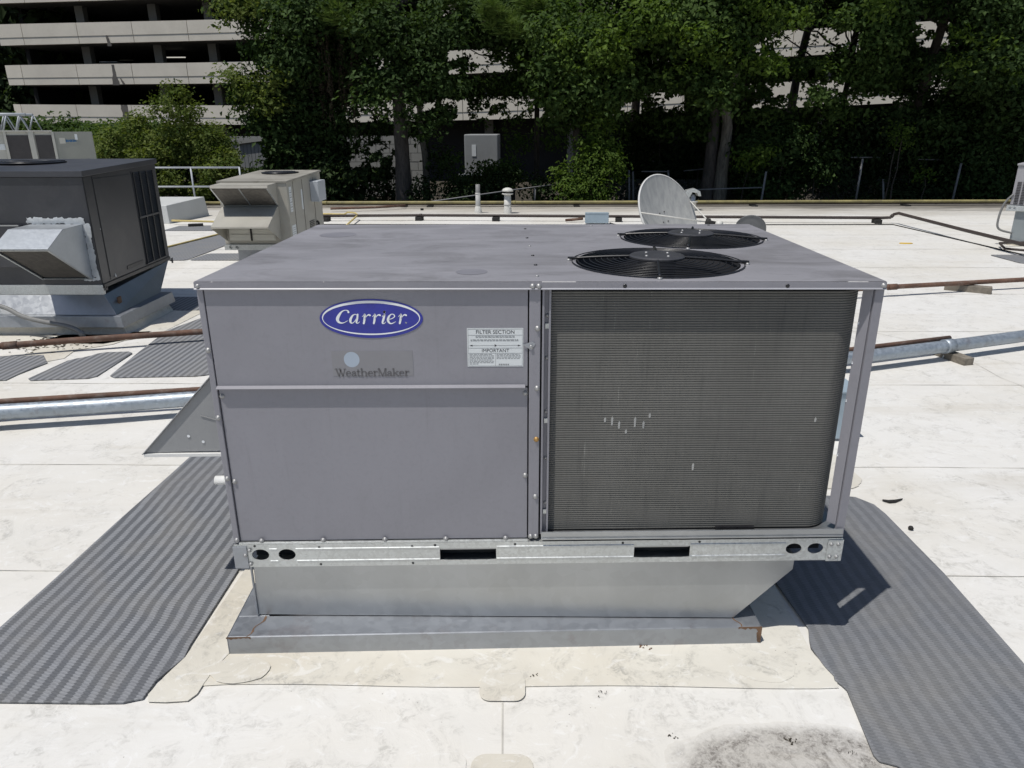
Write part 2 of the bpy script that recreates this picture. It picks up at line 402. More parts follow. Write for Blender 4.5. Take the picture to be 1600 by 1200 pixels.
dm.set(dm.mix(dm.ramp(k_, [(.4, 0.), (.64, 1.)]), (.40, .40, .385), (.30, .305, .30)), .6); M['dish'] = dm.m
M['dishrim'] = paint('dish_rim', (.62, .62, .60), .5, .06)
M['sdish'] = paint('small_dish_grey', (.14, .145, .15), .5, .1)
M['bluebox'] = paint('pale_blue_box', (.32, .40, .46), .4, .08, 4)
M['rail'] = paint('grey_rail_paint', (.44, .47, .50), .45, .06)
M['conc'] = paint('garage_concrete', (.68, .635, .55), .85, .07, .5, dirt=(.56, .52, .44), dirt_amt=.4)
M['concd'] = paint('garage_concrete_shaded', (.085, .082, .076), .9, .15, .4)  # darker copy of the garage concrete, with the deck shade painted in
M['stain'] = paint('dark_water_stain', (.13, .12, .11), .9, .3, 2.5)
M['gback'] = paint('garage_wall_shaded', (.02, .02, .021), .9)  # near-black: deep shade inside the garage put into the wall colour
M['wallp'] = paint('pale_wall_shaded', (.27, .27, .255), .8, .12, .6)  # pale wall dimmed: shade of the trees put into its colour
M['wallg'] = paint('grey_board_wall', (.22, .23, .235), .8, .1, .6)
M['box'] = paint('container_white_shaded', (.27, .28, .285), .5, .1, .8)  # white dimmed for tree shade, carried in the colour
M['yard'] = paint('leaf_litter', (.055, .045, .032), .95, .5, 1.5, dirt=(.03, .03, .018), dirt_amt=.8)
M['steelp'] = paint('fence_post_steel', (.20, .20, .205), .55, .15, 4)
M['whitebox'] = paint('white_curb_box', (.52, .53, .52), .6, .06, 2)
M['cond'] = paint('grey_conduit', (.20, .20, .195), .6, .15, 6)
M['rug'] = paint('grey_condenser_paint', (.33, .325, .34), .5, .08)
M['stand'] = paint('stand_grey', (.27, .30, .31), .5, .08)
M['yellowm'] = paint('yellow_scrap', (.70, .46, .05), .6)
M['carw'] = paint('car_white', (.55, .57, .60), .25, .04)
M['carb'] = paint('car_blue', (.03, .05, .16), .25, .04)
M['glass'] = paint('car_glass', (.02, .025, .03), .1)
tl = MT('lit_tube'); tl.b.inputs['Emission Color'].default_value = (1, .95, .85, 1); tl.b.inputs['Emission Strength'].default_value = .55; M['tube'] = tl.m

# ------------------------------------------------------------------ the setting: ground, roof
g = MB(); g.add([(-900, -600, -1.25), (900, -600, -1.25), (900, 1500, -1.25), (-900, 1500, -1.25)], [(0, 1, 2, 3)])
g.build('ground', M['yard'], kind='structure')
# roof deck: a slab with its far edge at y = 18.7
EDGE = 18.75
MB().box(-34, 36, -14, EDGE, -1.2, -.006).build('roof_slab', M['flash'], kind='structure')
# membrane sheets, lapped one over the next; each a shallow wedge so that the front edge stands 3 mm proud
ys = [-14, -9, -4, -2.9, -1.75, -.565, .62, 1.77, 3.3, 4.95, 6.75, 8.6, 10.4, 12.2, 14.0, 15.8, 17.4, EDGE]
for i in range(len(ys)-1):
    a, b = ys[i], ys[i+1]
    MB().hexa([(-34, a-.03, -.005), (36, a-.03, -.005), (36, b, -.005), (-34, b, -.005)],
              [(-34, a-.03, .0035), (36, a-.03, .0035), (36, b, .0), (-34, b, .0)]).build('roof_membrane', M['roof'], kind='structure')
# cut-edge sealant beads along the laps
for y in ys[3:14]:
    for sx0, sx1 in ((-8, 9),):
        n = 60; m = MB(); V = []; 
        for k in range(n+1):
            x = sx0+(sx1-sx0)*k/n; yy = y-.031+.004*math.sin(k*1.7+y)+.004*math.sin(k*.6)
            wd = .0016+.0010*math.sin(k*2.3+y*3)
            V += [(x, yy-wd, .0042), (x, yy+wd, .0046)]
        m.add(V, [(2*k, 2*k+2, 2*k+3, 2*k+1) for k in range(n)]); m.build('seam_sealant', M['sealant'], kind='structure')
for pts in ([(-.119, -.226), (-.116, -.34), (-.113, -.454)], [(3.39, 5.08), (3.7, 4.66), (3.96, 4.31)], [(3.96, 4.0), (3.93, 3.46), (4.0, 3.1)], [(2.9, 4.7), (3.2, 5.0), (3.39, 5.08)]):
    m = MB(); V = []
    for (x, y) in pts: V += [(x-.0028, y, .0048), (x+.0028, y+.002, .0048)]
    m.add(V, [(2*k, 2*k+2, 2*k+3, 2*k+1) for k in range(len(pts)-1)]); m.build('seam_sealant', M['sealant'], kind='structure')
# roof edge: metal gutter lip
MB().box(-34, 36, EDGE, EDGE+.08, -.22, .02).build('roof_edge_trim', M['galv3'], kind='structure')

def slab(name, poly, z, th, m, bev=.002, **kw):
    return MB().prism([(x, y, z) for x, y in poly], (0, 0, th)).build(name, m, bevel=bev, **kw)
def rounded(x0, x1, y0, y1, r, n=5, jit=0.0):
    P = []
    for cx, cy, a0 in ((x1-r, y1-r, 0), (x0+r, y1-r, 90), (x0+r, y0+r, 180), (x1-r, y0+r, 270)):
        for k in range(n+1):
            a = R_(a0+90*k/n); P.append((cx+r*math.cos(a)+random.uniform(-jit, jit), cy+r*math.sin(a)+random.uniform(-jit, jit)))
    return P
def blob(cx, cy, rx, ry, n=20, j=.06):
    return [(cx+rx*math.cos(2*math.pi*k/n)*(1+random.uniform(-j, j)), cy+ry*math.sin(2*math.pi*k/n)*(1+random.uniform(-j, j))) for k in range(n)]

# flashing skirt of the main curb and the patches welded over its corners
sk = [(-1.24, -.155)]+[(x, -.150+.006*math.sin(x*5)+.012*(x+1.2)/2.3) for x in np.linspace(-1.15, 1.05, 18)]+[(1.126, -.139), (1.137, -.082), (1.098, .067), (1.1, .56), (1.12, 1.55), (1.1, 1.9), (-1.33, 1.9), (-1.34, .611), (-1.36, -.005), (-1.3, -.13)]
slab('roof_flashing', sk, .0045, .004, M['flash'], kind='structure')
slab('roof_patch', [(-1.36, 1.4), (-1.357, .611), (-1.374, -.005), (-1.405, -.11), (-1.422, -.205), (-1.405, -.241), (-1.34, -.243), (-1.262, -.235), (-1.242, -.2), (-1.24, -.15), (-1.23, -.06), (-1.2, .05), (-1.19, .3), (-1.19, 1.4)], .0085, .003, M['patch'], kind='structure')
slab('roof_patch', blob(-1.13, -.075, .115, .075), .0115, .002, M['patch'], kind='structure')
slab('roof_patch', blob(.885, -.03, .12, .085), .0085, .002, M['flash'], kind='structure')
slab('roof_patch', rounded(-.205, -.036, -.222, -.078, .04), .0085, .003, M['patch'], kind='structure')
slab('roof_patch', rounded(-.215, -.01, -.62, -.455, .05), .0045, .003, M['patch'], kind='structure')
slab('roof_patch', rounded(-.42, -.23, -.62, -.452, .04), .0042, .002, M['roof'], kind='structure')
slab('roof_patch', rounded(1.35, 1.95, 1.45, 1.95, .12, jit=.02), .0042, .003, M['patch'], kind='structure')
slab('roof_patch', [(-4.75, 4.75), (-3.9, 4.9), (-4.05, 4.42), (-4.3, 4.2), (-4.25, 3.95), (-4.45, 3.75), (-4.4, 3.4), (-4.62, 3.42), (-4.75, 3.75), (-4.68, 4.2), (-4.9, 4.3)], .005, .003, M['patch'], kind='structure')

# ------------------------------------------------------------------ walkway mats
MG = 'rubber walkway mats laid on the white roof'
def mat_(poly, lab, z=.006, th=.009, mm='padfar'):
    xs = [p[0] for p in poly]; ys_ = [p[1] for p in poly]
    o = MB().prism([(x, y, z) for x, y in poly], (0, 0, th)).build('walkway_mat', M[mm], bevel=.003)
    return finish(o, lab, 'mat', MG)
mat_([(1.102, 1.30), (1.102, .559), (1.136, .196), (1.112, .12), (1.102, .078), (1.108, .03), (1.115, -.03), (1.129, -.082), (1.124, -.105), (1.138, -.128), (1.148, -.155), (1.112, -.45), (1.12, -.475), (1.169, -.492), (1.3, -.60), (1.82, -.60), (1.885, -.40), (1.889, -.011), (1.911, .593), (1.9, 1.15), (1.885, 1.25), (1.82, 1.335), (1.75, 1.35), (1.2, 1.35)],
     'ribbed dark grey mat to the right of the big unit, half in its shadow', mm='padr')
mat_([(-2.235, -.25), (-1.60, -.252), (-1.492, -.249), (-1.462, -.238), (-1.43, -.228), (-1.424, -.14), (-1.374, -.01), (-1.383, .06), (-1.387, .585), (-1.36, 1.2), (-1.36, 1.95), (-2.158, 1.95), (-2.17, 1.6), (-2.196, 1.016), (-2.21, .5), (-2.227, .16)],
     'ribbed dark grey mat to the left of the big unit, below its hood', mm='pad')
def soft(poly, r=.05):   # cut the corners of a mat outline
    P = []; n = len(poly)
    for i in range(n):
        p = np.array(poly[i]); a = np.array(poly[i-1]); b = np.array(poly[(i+1) % n])
        for q in (a, b):
            d = q-p; l = np.linalg.norm(d); P.append(tuple(p+d/l*min(r, l*.3)))
    return P
for poly, lab in (
    (soft([(-3.75, 4.9), (-3.6, 5.5), (-2.75, 5.5), (-2.70, 3.50), (-2.78, 3.44), (-3.54, 3.39), (-3.65, 4.11)]), 'ribbed mat close behind the left hood of the big unit, right of its neighbours'),
    (soft([(-4.20, 3.31), (-3.65, 3.38), (-3.70, 4.15), (-4.0, 4.12), (-4.05, 3.97), (-4.16, 3.9)]), 'middle ribbed mat of three in front of the dark unit curb'),
    ([(-5.6, 3.2), (-4.36, 3.32), (-4.36, 3.47), (-4.31, 3.80), (-4.49, 4.03), (-4.86, 3.98), (-5.6, 3.9)], 'ribbed mat at the left edge of the photo under the grey conduit'),
    (soft([(-4.8, 6.50), (-3.60, 6.53), (-3.55, 5.82), (-4.05, 5.80), (-4.6, 6.1)]), 'ribbed mat lying crosswise right behind the dark unit'),
    (soft([(-5.43, 9.24), (-5.39, 9.90), (-4.4, 9.92), (-4.3, 9.24)]), 'short ribbed mat in the shadow under the beige unit'),
    (soft([(-7.0, 9.3), (-6.42, 10.42), (-6.12, 12.30), (-5.80, 11.86), (-5.45, 10.94), (-5.47, 9.24), (-6.2, 9.22)]), 'long ribbed mat running back to the left of the beige unit'),
    (rounded(-7.6, -5.9, 12.9, 13.7, .05), 'ribbed mat beside the white curb box far left'),
    (rounded(7.6, 10.2, 8.9, 9.7, .05), 'ribbed mat in the foreground of the grey condenser at far right')):
    mat_(poly, lab)
# ------------------------------------------------------------------ the big unit
UNIT = thing('rooftop_air_unit', 'large grey packaged rooftop air conditioner with blue oval logo and two roof fans', 'air conditioner')
def plate_holes(m, x0, x1, z0, z1, y, holes, nseg=32, plane='xz', back=None):
    """Flat plate with holes; each hole lives in its own cell (cx, cz, rx, rz, kind, cell x0, cell x1)."""
    P = (lambda a, b, h=y: (a, h, b)) if plane == 'xz' else (lambda a, b, h=y: (a, b, h))
    cur = x0
    for (cx, cz, rx, rz, kind, c0, c1) in sorted(holes, key=lambda h: h[5]):
        if c0 > cur+1e-6: m.add([P(cur, z0), P(c0, z0), P(c0, z1), P(cur, z1)], [(0, 1, 2, 3)])
        inn = []; out = []
        angs = [2*math.pi*k/nseg for k in range(nseg)] 
        corners = [math.atan2(b-cz, a-cx) % (2*math.pi) for a in (c0, c1) for b in (z0, z1)]
        angs = sorted(set(angs+corners))
        for a in angs:
            ca, sa = math.cos(a), math.sin(a)
            if kind == 'o': inn.append((cx+rx*ca, cz+rz*sa))
            else:
                tt = min(rx/abs(ca) if abs(ca) > 1e-9 else 1e9, rz/abs(sa) if abs(sa) > 1e-9 else 1e9)
                inn.append((cx+tt*ca, cz+tt*sa))
            ts = [((c1 if ca > 0 else c0)-cx)/ca if abs(ca) > 1e-9 else 1e9, ((z1 if sa > 0 else z0)-cz)/sa if abs(sa) > 1e-9 else 1e9]
            t = min(ts); out.append((cx+t*ca, cz+t*sa))
        n = len(angs)
        m.add([P(*p) for p in inn]+[P(*p) for p in out], [(i, (i+1) % n, n+(i+1) % n, n+i) for i in range(n)])
        if back is not None:
            m.add([P(*p) for p in inn]+[P(p[0], p[1], back) for p in inn], [(i, (i+1) % n, n+(i+1) % n, n+i) for i in range(n)])
        cur = c1
    if cur < x1-1e-6: m.add([P(cur, z0), P(x1, z0), P(x1, z1), P(cur, z1)], [(0, 1, 2, 3)])

D = 1.51
FR = .30
FANS = ((.445, .358), (.705, .985))
# top panel: plate with two fan openings, folded edges
m = MB()
plate_holes(m, -1.12, 1.12, 0, .672, 1.5, [(FANS[0][0], FANS[0][1], FR, FR, 'o', .10, .79)], 64, 'xy', 1.47)
plate_holes(m, -1.12, 1.12, .672, D, 1.5, [(FANS[1][0], FANS[1][1], FR, FR, 'o', .36, 1.05)], 64, 'xy', 1.47)
lid = m.build('top_panel', M['lid'], UNIT)
m = MB(); m.box(-1.121, 1.121, -.0005, .002, 1.474, 1.4985); m.box(-1.121, 1.121, D-.002, D, 1.474, 1.4985)
m.box(-1.121, -1.119, .0025, D-.0025, 1.474, 1.4985); m.box(1.119, 1.121, .0025, D-.0025, 1.474, 1.4985)
m.box(-1.119, 1.119, .0025, .010, 1.4745, 1.4765)
m.build('top_panel_edge', M['unit'], UNIT, bevel=.001)
MB().prism([(-1.121, -.0010, 1.4795), (-1.121, -.0045, 1.4765), (-1.121, -.0045, 1.4742), (-1.121, -.0010, 1.4735)], (2.242, 0, 0)).build('top_panel_hem', M['hem_glint'], UNIT)
# a standing seam in the lid and small dents are in the material; row of lid screws
# shallow round dimples pressed in the lid
for dx, dy, dr in ((-.225, .172, .055), (-.92, 1.12, .085)):
    MB().disc((dx, dy, 1.5008), dr, 32).build('knockout_disc', M['knock'], UNIT)
# posts and panels of the front
PY = .0095
def vbox(name, x0, x1, y0, y1, z0, z1, mat, bevel=.0018, par=UNIT): return MB().box(x0, x1, y0, y1, z0, z1).build(name, mat, par, bevel=bevel)
vbox('corner_post', -1.118, -1.098, PY-.003, .06, .54, 1.4735, M['unit'])
vbox('corner_post', -1.1175, -1.113, .06, D-.02, .54, 1.4735, M['unit'])      # left flank skin behind the post
up = MB().box(-1.095, -.031, PY, PY+.02, 1.139, 1.4735).build('upper_panel', M['unit'], UNIT, bevel=.0015)
# drip lip folded out at the foot of the upper panel
m = MB(); m.prism([(-1.097, PY-.001, 1.146), (-1.097, PY-.0145, 1.139), (-1.097, PY-.0145, 1.136), (-1.097, PY-.001, 1.137)], (1.058, 0, 0))
m.build('drip_lip', M['unit'], up, bevel=.0008)
lp = MB().box(-1.095, -.031, PY+.004, PY+.024, .545, 1.1325).build('lower_panel', M['unit'], UNIT, bevel=.0015)
vbox('dark_seam_back', -1.105, .05, PY+.027, PY+.029, .54, 1.4735, M['dark_in'], 0)
vbox('centre_post', -.0265, .0105, PY-.004, .07, .548, 1.4735, M['unit'])
# coil side channel
m = MB(); m.box(.0165, .0235, PY-.001, .09, .562, 1.4735); m.box(.0236, .0440, PY+.016, PY+.018, .562, 1.4735); m.box(.0385, .0455, PY+.004, PY+.0158, .562, 1.4735)
m.build('coil_channel', M['unit'], UNIT, bevel=.001)
# right corner post: inner leaf and outer leaf with a dark fold between
m = MB(); m.prism([(1.066, PY+.030, .585), (1.0885, PY+.004, .585), (1.0905, PY+.006, .585), (1.068, PY+.032, .585)], (0, 0, .888))
m.build('corner_post', M['unit'], UNIT, bevel=.0008)
m = MB(); m.box(1.0925, 1.120, PY-.003, PY-.001, .545, 1.4735); m.box(1.1180, 1.120, PY-.001, .06, .545, 1.4735); m.box(1.0915, 1.0925, PY-.002, PY+.012, .56, 1.4735)
m.build('corner_post', M['unit'], UNIT, bevel=.0008)
for (bx, bz) in ((1.069, 1.35), (1.069, 1.21), (1.069, 1.07), (1.069, .86)):
    MB().lathe([(0, 0), (.0055, 0), (.0055, .001)], (bx, PY+.0265, bz), 12, 'y').build('post_hole', M['white'], UNIT)
# rear posts and rear/left skins
vbox('rear_post', 1.085, 1.1185, D-.05, D-.01, .55, 1.4735, M['unit'])
vbox('rear_panel', -1.11, .02, D-.02, D-.012, .54, 1.4735, M['unit'])
vbox('inner_wall', .012, .018, .10, D-.03, .565, 1.4695, M['unit'], 0)
# condenser coil: ridged sheet swept along a U path
CY, CR, CX = .034, .088, 1.080
pth = [(.046, CY), (.5, CY), (CX-CR, CY)]
for k in range(1, 13):
    a = R_(-90+90*k/13); pth.append((CX-CR+CR*math.cos(a), CY+CR+CR*math.sin(a)))
pth += [(CX, CY+CR), (CX, .75), (CX, 1.33)]
for k in range(1, 9):
    a = R_(90*k/9); pth.append((CX-CR+CR*math.cos(a), 1.33+CR*math.sin(a)))
pth += [(CX-CR, 1.33+CR), (.5, 1.33+CR)]
cen = (.5, .75)
nrm = []
for i, p in enumerate(pth):
    a = pth[max(i-1, 0)]; b = pth[min(i+1, len(pth)-1)]; t = (b[0]-a[0], b[1]-a[1]); l = math.hypot(*t); nrm.append((t[1]/l, -t[0]/l))
Z0, Z1 = .566, 1.462; NR = 104; V = []; F = []
prof = []
for k in range(NR):
    z = Z0+(Z1-Z0)*k/NR; h = (Z1-Z0)/NR
    prof += [(z, -.0012), (z+h*.30, .0014), (z+h*.72, .0014)]
prof.append((Z1, -.0012))
for (z, d) in prof:
    for i, p in enumerate(pth): V.append((p[0]+nrm[i][0]*d, p[1]+nrm[i][1]*d, z))
n = len(pth)
for j in range(len(prof)-1):
    for i in range(n-1): F.append((j*n+i, j*n+i+1, (j+1)*n+i+1, (j+1)*n+i))
coil = MB().add(V, F).build('condenser_coil', M['coil'], UNIT)
m = MB()   # inner face of the coil
for i in range(n-1):
    a, b = pth[i], pth[i+1]; na, nb = nrm[i], nrm[i+1]; q = -.035
    m.add([(a[0]+na[0]*q, a[1]+na[1]*q, Z0), (b[0]+nb[0]*q, b[1]+nb[1]*q, Z0), (b[0]+nb[0]*q, b[1]+nb[1]*q, Z1), (a[0]+na[0]*q, a[1]+na[1]*q, Z1)], [(0, 1, 2, 3)])
m.build('coil_back', M['coild'], UNIT)
vbox('coil_foot_strip', .66, .80, .020, .058, .566, .577, M['black'], .001)
# bent fin spots and pale scratches standing on the fins
for bx, bz, h in ((.265, 1.00, .035), (.29, .985, .03), (.345, .995, .04), (.375, .985, .03), (.395, 1.02, .02), (.24, 1.005, .02), (.315, .96, .018), (.56, .82, .03), (.97, 1.0, .02)):
    MB().prism([(bx-.0030, .0322, bz-h/2), (bx+.0024, .0322, bz-h/2), (bx+.0038, .0322, bz+h/2-.008), (bx, .0322, bz+h/2), (bx-.0042, .0322, bz+h/2-.01)], (0, .002, 0)).build('bent_fin', M['dish'], coil)
# base pan and base rail
m = MB(); m.box(.020, 1.112, -.004, .0, .553, .578); m.box(.020, 1.112, .0005, .30, .5555, .5605); m.box(.020, 1.112, -.010, -.0045, .548, .5545); m.box(.94, 1.112, .30, D-.02, .5555, .5605)
m.build('base_pan', M['galv2'], UNIT, bevel=.0012)
vbox('base_pan_deck', -1.11, .018, .045, D-.03, .530, .5345, M['galv2'], 0)
vbox('fan_bay_floor', .02, .93, .3005, D-.03, .5555, .5600, M['galv2'], 0)
Zr0, Zr1 = .443, .5365
rail = MB()
holes = [(-1.022, .494, .032, .023, 'o', -1.065, -.981), (-.923, .494, .032, .023, 'o', -.9805, -.87),
         (-.249, .488, .104, .0255, 'r', -.38, -.12), (.465, .488, .102, .0255, 'r', .33, .60),
         (.945, .4935, .0285, .0225, 'o', .905, .9845), (1.024, .4935, .0285, .0225, 'o', .985, 1.062)]
plate_holes(rail, -1.118, 1.1185, Zr0, Zr1, 0.0, holes, 28, 'xz', .0035)
rail.add([(-1.118, 0, Zr1), (1.1185, 0, Zr1), (1.1185, .045, Zr1), (-1.118, .045, Zr1)], [(0, 1, 2, 3)])
rail.add([(-1.118, 0, Zr0), (1.1185, 0, Zr0), (1.1185, .045, Zr0), (-1.118, .045, Zr0)], [(0, 1, 2, 3)])
rail.build('base_rail', M['galv'], UNIT)
# rolled beads along the rail, broken at the openings
m = MB()
for z in (.4685, .5185):
    for a, b in ((-1.066, -1.058), (-.987, -.958), (-.888, -.355), (-.143, .361), (.569, .914), (.976, .992), (1.055, 1.066)):
        if b-a > .02 : m.prism([(a, .0, z-.003), (a, -.0028, z), (a, .0, z+.003)], (b-a, 0, 0))
m.build('rail_bead', M['galv'], UNIT)
m = MB(); m.box(-1.118, 1.1185, D-.006, D, Zr0, Zr1); m.box(-1.118, -1.114, .045, D-.006, Zr0, Zr1); m.box(1.1145, 1.1185, .045, D-.006, Zr0, Zr1)
m.build('base_rail', M['galv'], UNIT)
vbox('rail_hollow_shade', -1.06, 1.06, .055, .06, .46, .529, M['dark_in'], 0)  # dark sheet standing for the shade in the hollow behind the openings
for x0, x1 in ((-.36, -.14), (.35, .58)): MB().box(x0, x1, .012, .05, .500, .516).build('fork_slot_liner', M['galv2'], UNIT)
m = MB(); m.box(-1.122, -1.070, -.0045, -.001, .440, .531); m.build('corner_bracket', M['galv3'], UNIT, bevel=.001)
m = MB(); m.box(1.066, 1.1215, -.0040, -.001, .4405, .531); m.build('corner_bracket', M['galv'], UNIT, bevel=.001)
vbox('foot_angle', -1.098, -.028, PY-.008, PY+.002, .537, .5435, M['galv'], .001)
# bolts
bm_ = MB().lathe([(0, -.0), (.0098, 0), (.0098, .0012), (.0062, .0018), (.0058, .0055), (.004, .0066), (0, .0068)], (0, 0, 0), 10, 'y')
proto_bolt = None
bolts = [(-1.109, .001, 1.485), (-.016, -.0005, 1.484), (.004, -.0005, 1.484), (1.112, -.0005, 1.486), (-1.108, PY-.003, 1.27), (-1.087, PY+.004, 1.107), (-1.108, PY-.003, 1.03),
         (-1.108, PY-.003, .80), (-1.086, PY+.004, .785), (-1.106, PY-.003, .553), (.001, PY-.004, 1.342), (-.020, PY-.004, 1.28), (.001, PY-.004, 1.132), (-.0385, PY+.004, 1.113),
         (.0, PY-.004, .943), (-.0385, PY+.004, .80), (-.002, PY-.004, .719), (-.018, PY-.004, .556), (.001, PY-.004, .556), (1.106, PY-.003, .557),
         (-1.06, -.0045, .515), (-1.078, -.0045, .495), (-1.062, -.0045, .458), (1.078, -.004, .513), (1.103, -.004, .513), (1.078, -.004, .46), (1.103, -.004, .46),
         (.034, PY+.016, 1.382), (.034, PY+.016, 1.235), (.034, PY+.016, 1.04), (.034, PY+.016, .863), (.035, PY+.016, .685)]+[(x, PY-.0035, .549) for x in (-1.014, -.784, -.555, -.330, -.11)]
for i, (x, y, z) in enumerate(bolts):
    if proto_bolt is None:
        o = proto_bolt = bm_.build('bolt', M['bolt'], UNIT)
    else:
        o = proto_bolt.copy(); col.objects.link(o); o.parent = UNIT
    if i == 14:
        o.data = o.data.copy(); o.data.materials[0] = M['rustbolt']; o['label'] = 'rusty orange bolt'
    o.location = (x, y, z)
    s_ = .8 if 19 < i < 32 else 1.0
    o.scale = (s_, s_, s_)
for z in (1.352, 1.012, .655):
    MB().box(.026, .045, PY+.010, PY+.0155, z-.014, z+.004).build('coil_clip', M['galv'], UNIT, bevel=.001)
for k, (x, y) in enumerate([(0, .09), (-.002, .30), (-.010, .51), (-.02, .755), (-.03, 1.0), (-.038, 1.32), (.30, 1.45), (.9, 1.46)]):
    MB().lathe([(.0065, 0), (.006, .003), (0, .004)], (x, y, 1.5005), 8).build('lid_screw', M['black'] if k % 3 else M['bolt'], UNIT)
for x in (.282, .804):
    MB().lathe([(.0, 0), (.0065, 0), (.0065, .0012), (0, .0013)], (x, -.0008, 1.486), 10, 'y').build('lid_plug', M['black'], UNIT)
# small holes drilled in the rail
for x, z in ((-.80, .523), (-.80, .452), (-.455, .523), (-.455, .452), (-.37, .527), (-1.04, .531), (.32, .527), (.60, .528), (-.075, .527)):
    MB().disc((x, -.0006, z), .0048, 10, 'xz').build('rail_hole', M['dark_in'], UNIT)
# latch plate by the label and drain stub at the left
MB().prism([(-.047, PY-.006, 1.287), (-.02, PY-.006, 1.268), (-.005, PY-.006, 1.29), (-.016, PY-.006, 1.298)], (0, .002, 0)).build('latch_plate', M['galv3'], UNIT)
MB().tube([(-1.242, .20, .70), (-1.11, .20, .70)], .0175, 14).build('drain_stub', M['pvc'], UNIT)
# economiser hood on the left flank
hd = MB()
hd.prism([(-1.119, .30, .782), (-1.562, .30, .772), (-1.119, .30, 1.205)], (0, .006, 0)); hd.prism([(-1.119, 1.30, .782), (-1.562, 1.30, .772), (-1.119, 1.30, 1.205)], (0, .006, 0))
hd.prism([(-1.562, .29, .768), (-1.119, .29, 1.210), (-1.119, .29, 1.216), (-1.568, .29, .768)], (0, 1.03, 0))
hood = hd.build('intake_hood', M['hoodgray'], UNIT, bevel=.001)
MB().box(-1.56, -1.119, .292, .315, .757, .7705).build('hood_edge', M['pvc'], hood, bevel=.001)
for x, z in ((-1.37, .842), (-1.315, .818)):
    MB().disc((x, .2975, z), .006, 12, 'xz').build('hood_hole', M['white'], hood)
MB().prism([(-1.31, .2965, .925), (-1.13, .2965, .87), (-1.13, .2965, .873), (-1.31, .2965, .928)], (0, .003, 0)).build('hood_crease', M['hoodgray'], hood)

# ---- fans: shroud, guard rings, spokes, hub plate, motor, blades
def fan(cx, cy, rot):
    m = MB(); m.lathe([(FR, 1.4995), (FR-.004, 1.47), (FR-.004, 1.33), (FR+.02, 1.30)], (cx, cy, 0), 48)
    m.build('fan_shroud', M['hub'], UNIT)
    m = MB(); m.lathe([(FR+.012, 1.5012), (FR+.010, 1.503), (FR-.002, 1.5015)], (cx, cy, 0), 48); m.build('fan_collar', M['lid'], UNIT)
    dome = lambda r: 1.505+.014*(1-(r/FR)**2)
    m = MB()
    NRING = 11
    for k in range(NRING):
        r = .095+(FR+.012-.095)*k/(NRING-1); rr = .0021
        pts = [(cx+r*math.cos(2*math.pi*j/48), cy+r*math.sin(2*math.pi*j/48), dome(min(r, FR))) for j in range(49)]
        m.tube(pts, rr, 5, False)
    gd = m.build('fan_guard', M['black'], UNIT)
    for k in range(4):
        a = rot+math.pi*k/2; q = MB()
        rs = np.linspace(.06, FR+.028, 7)
        q.tube([(cx+r*math.cos(a), cy+r*math.sin(a), dome(min(r, FR))+.004) for r in rs], .0058, 6)
        q.build('guard_spoke', M['black'], gd)
        e = (cx+(FR+.024)*math.cos(a), cy+(FR+.024)*math.sin(a))
        MB().lathe([(.009, 0), (.008, .006), (0, .008)], (e[0], e[1], 1.5005), 8).build('guard_bolt', M['bolt'], gd)
    MB().lathe([(0, 1.5295), (.094, 1.5295), (.102, 1.525), (.102, 1.519), (0, 1.518)], (cx, cy, 0), 28, smooth=False).build('hub_plate', M['hub'], UNIT)
    for k in range(4):
        a = rot+.78+math.pi*k/2; MB().lathe([(.006, 1.5296), (.005, 1.5325), (0, 1.5335)], (cx+.055*math.cos(a), cy+.055*math.sin(a), 0), 8).build('hub_screw', M['bolt'], UNIT)
    MB().lathe([(0, 1.517), (.068, 1.517), (.07, 1.51), (.07, 1.40), (.045, 1.385), (0, 1.385)], (cx, cy, 0), 24).build('fan_motor', M['fan'], UNIT)
    MB().lathe([(0, 1.383), (.075, 1.383), (.075, 1.335), (0, 1.335)], (cx, cy, 0), 20).build('fan_hub', M['fan'], UNIT)
    for k in range(4):
        V = []; F = []
        for i in range(7):
            r = .07+(FR-.075)*i/6; w_ = .42+.12*i/6
            for j in range(6):
                a = rot+.4+2*math.pi*k/4+(j/5-.5)*w_*2*.8+.25*i/6
                z = 1.36+(j/5-.5)*.085*(1-.3*i/6)+.012*math.sin(j/5*math.pi)
                V.append((cx+r*math.cos(a), cy+r*math.sin(a), z))
        for i in range(6):
            for j in range(5): F.append((i*6+j, i*6+j+1, (i+1)*6+j+1, (i+1)*6+j))
        o = MB().add(V, F, True).build('fan_blade', M['fan'], UNIT)
        s_ = o.modifiers.new('thickness', 'SOLIDIFY'); s_.thickness = .003
fan(FANS[0][0], FANS[0][1], R_(-8)); fan(FANS[1][0], FANS[1][1], R_(-14))
# refrigerant lines glimpsed inside the fan bay
for dx in (.12, .2, .75):
    MB().tube(smooth_path([(dx, .25, .6), (dx, .25, 1.0), (dx+.06, .3, 1.1), (dx+.06, .6, 1.1)], 4), .012, 8).build('refrigerant_line', M['rusty'], UNIT)

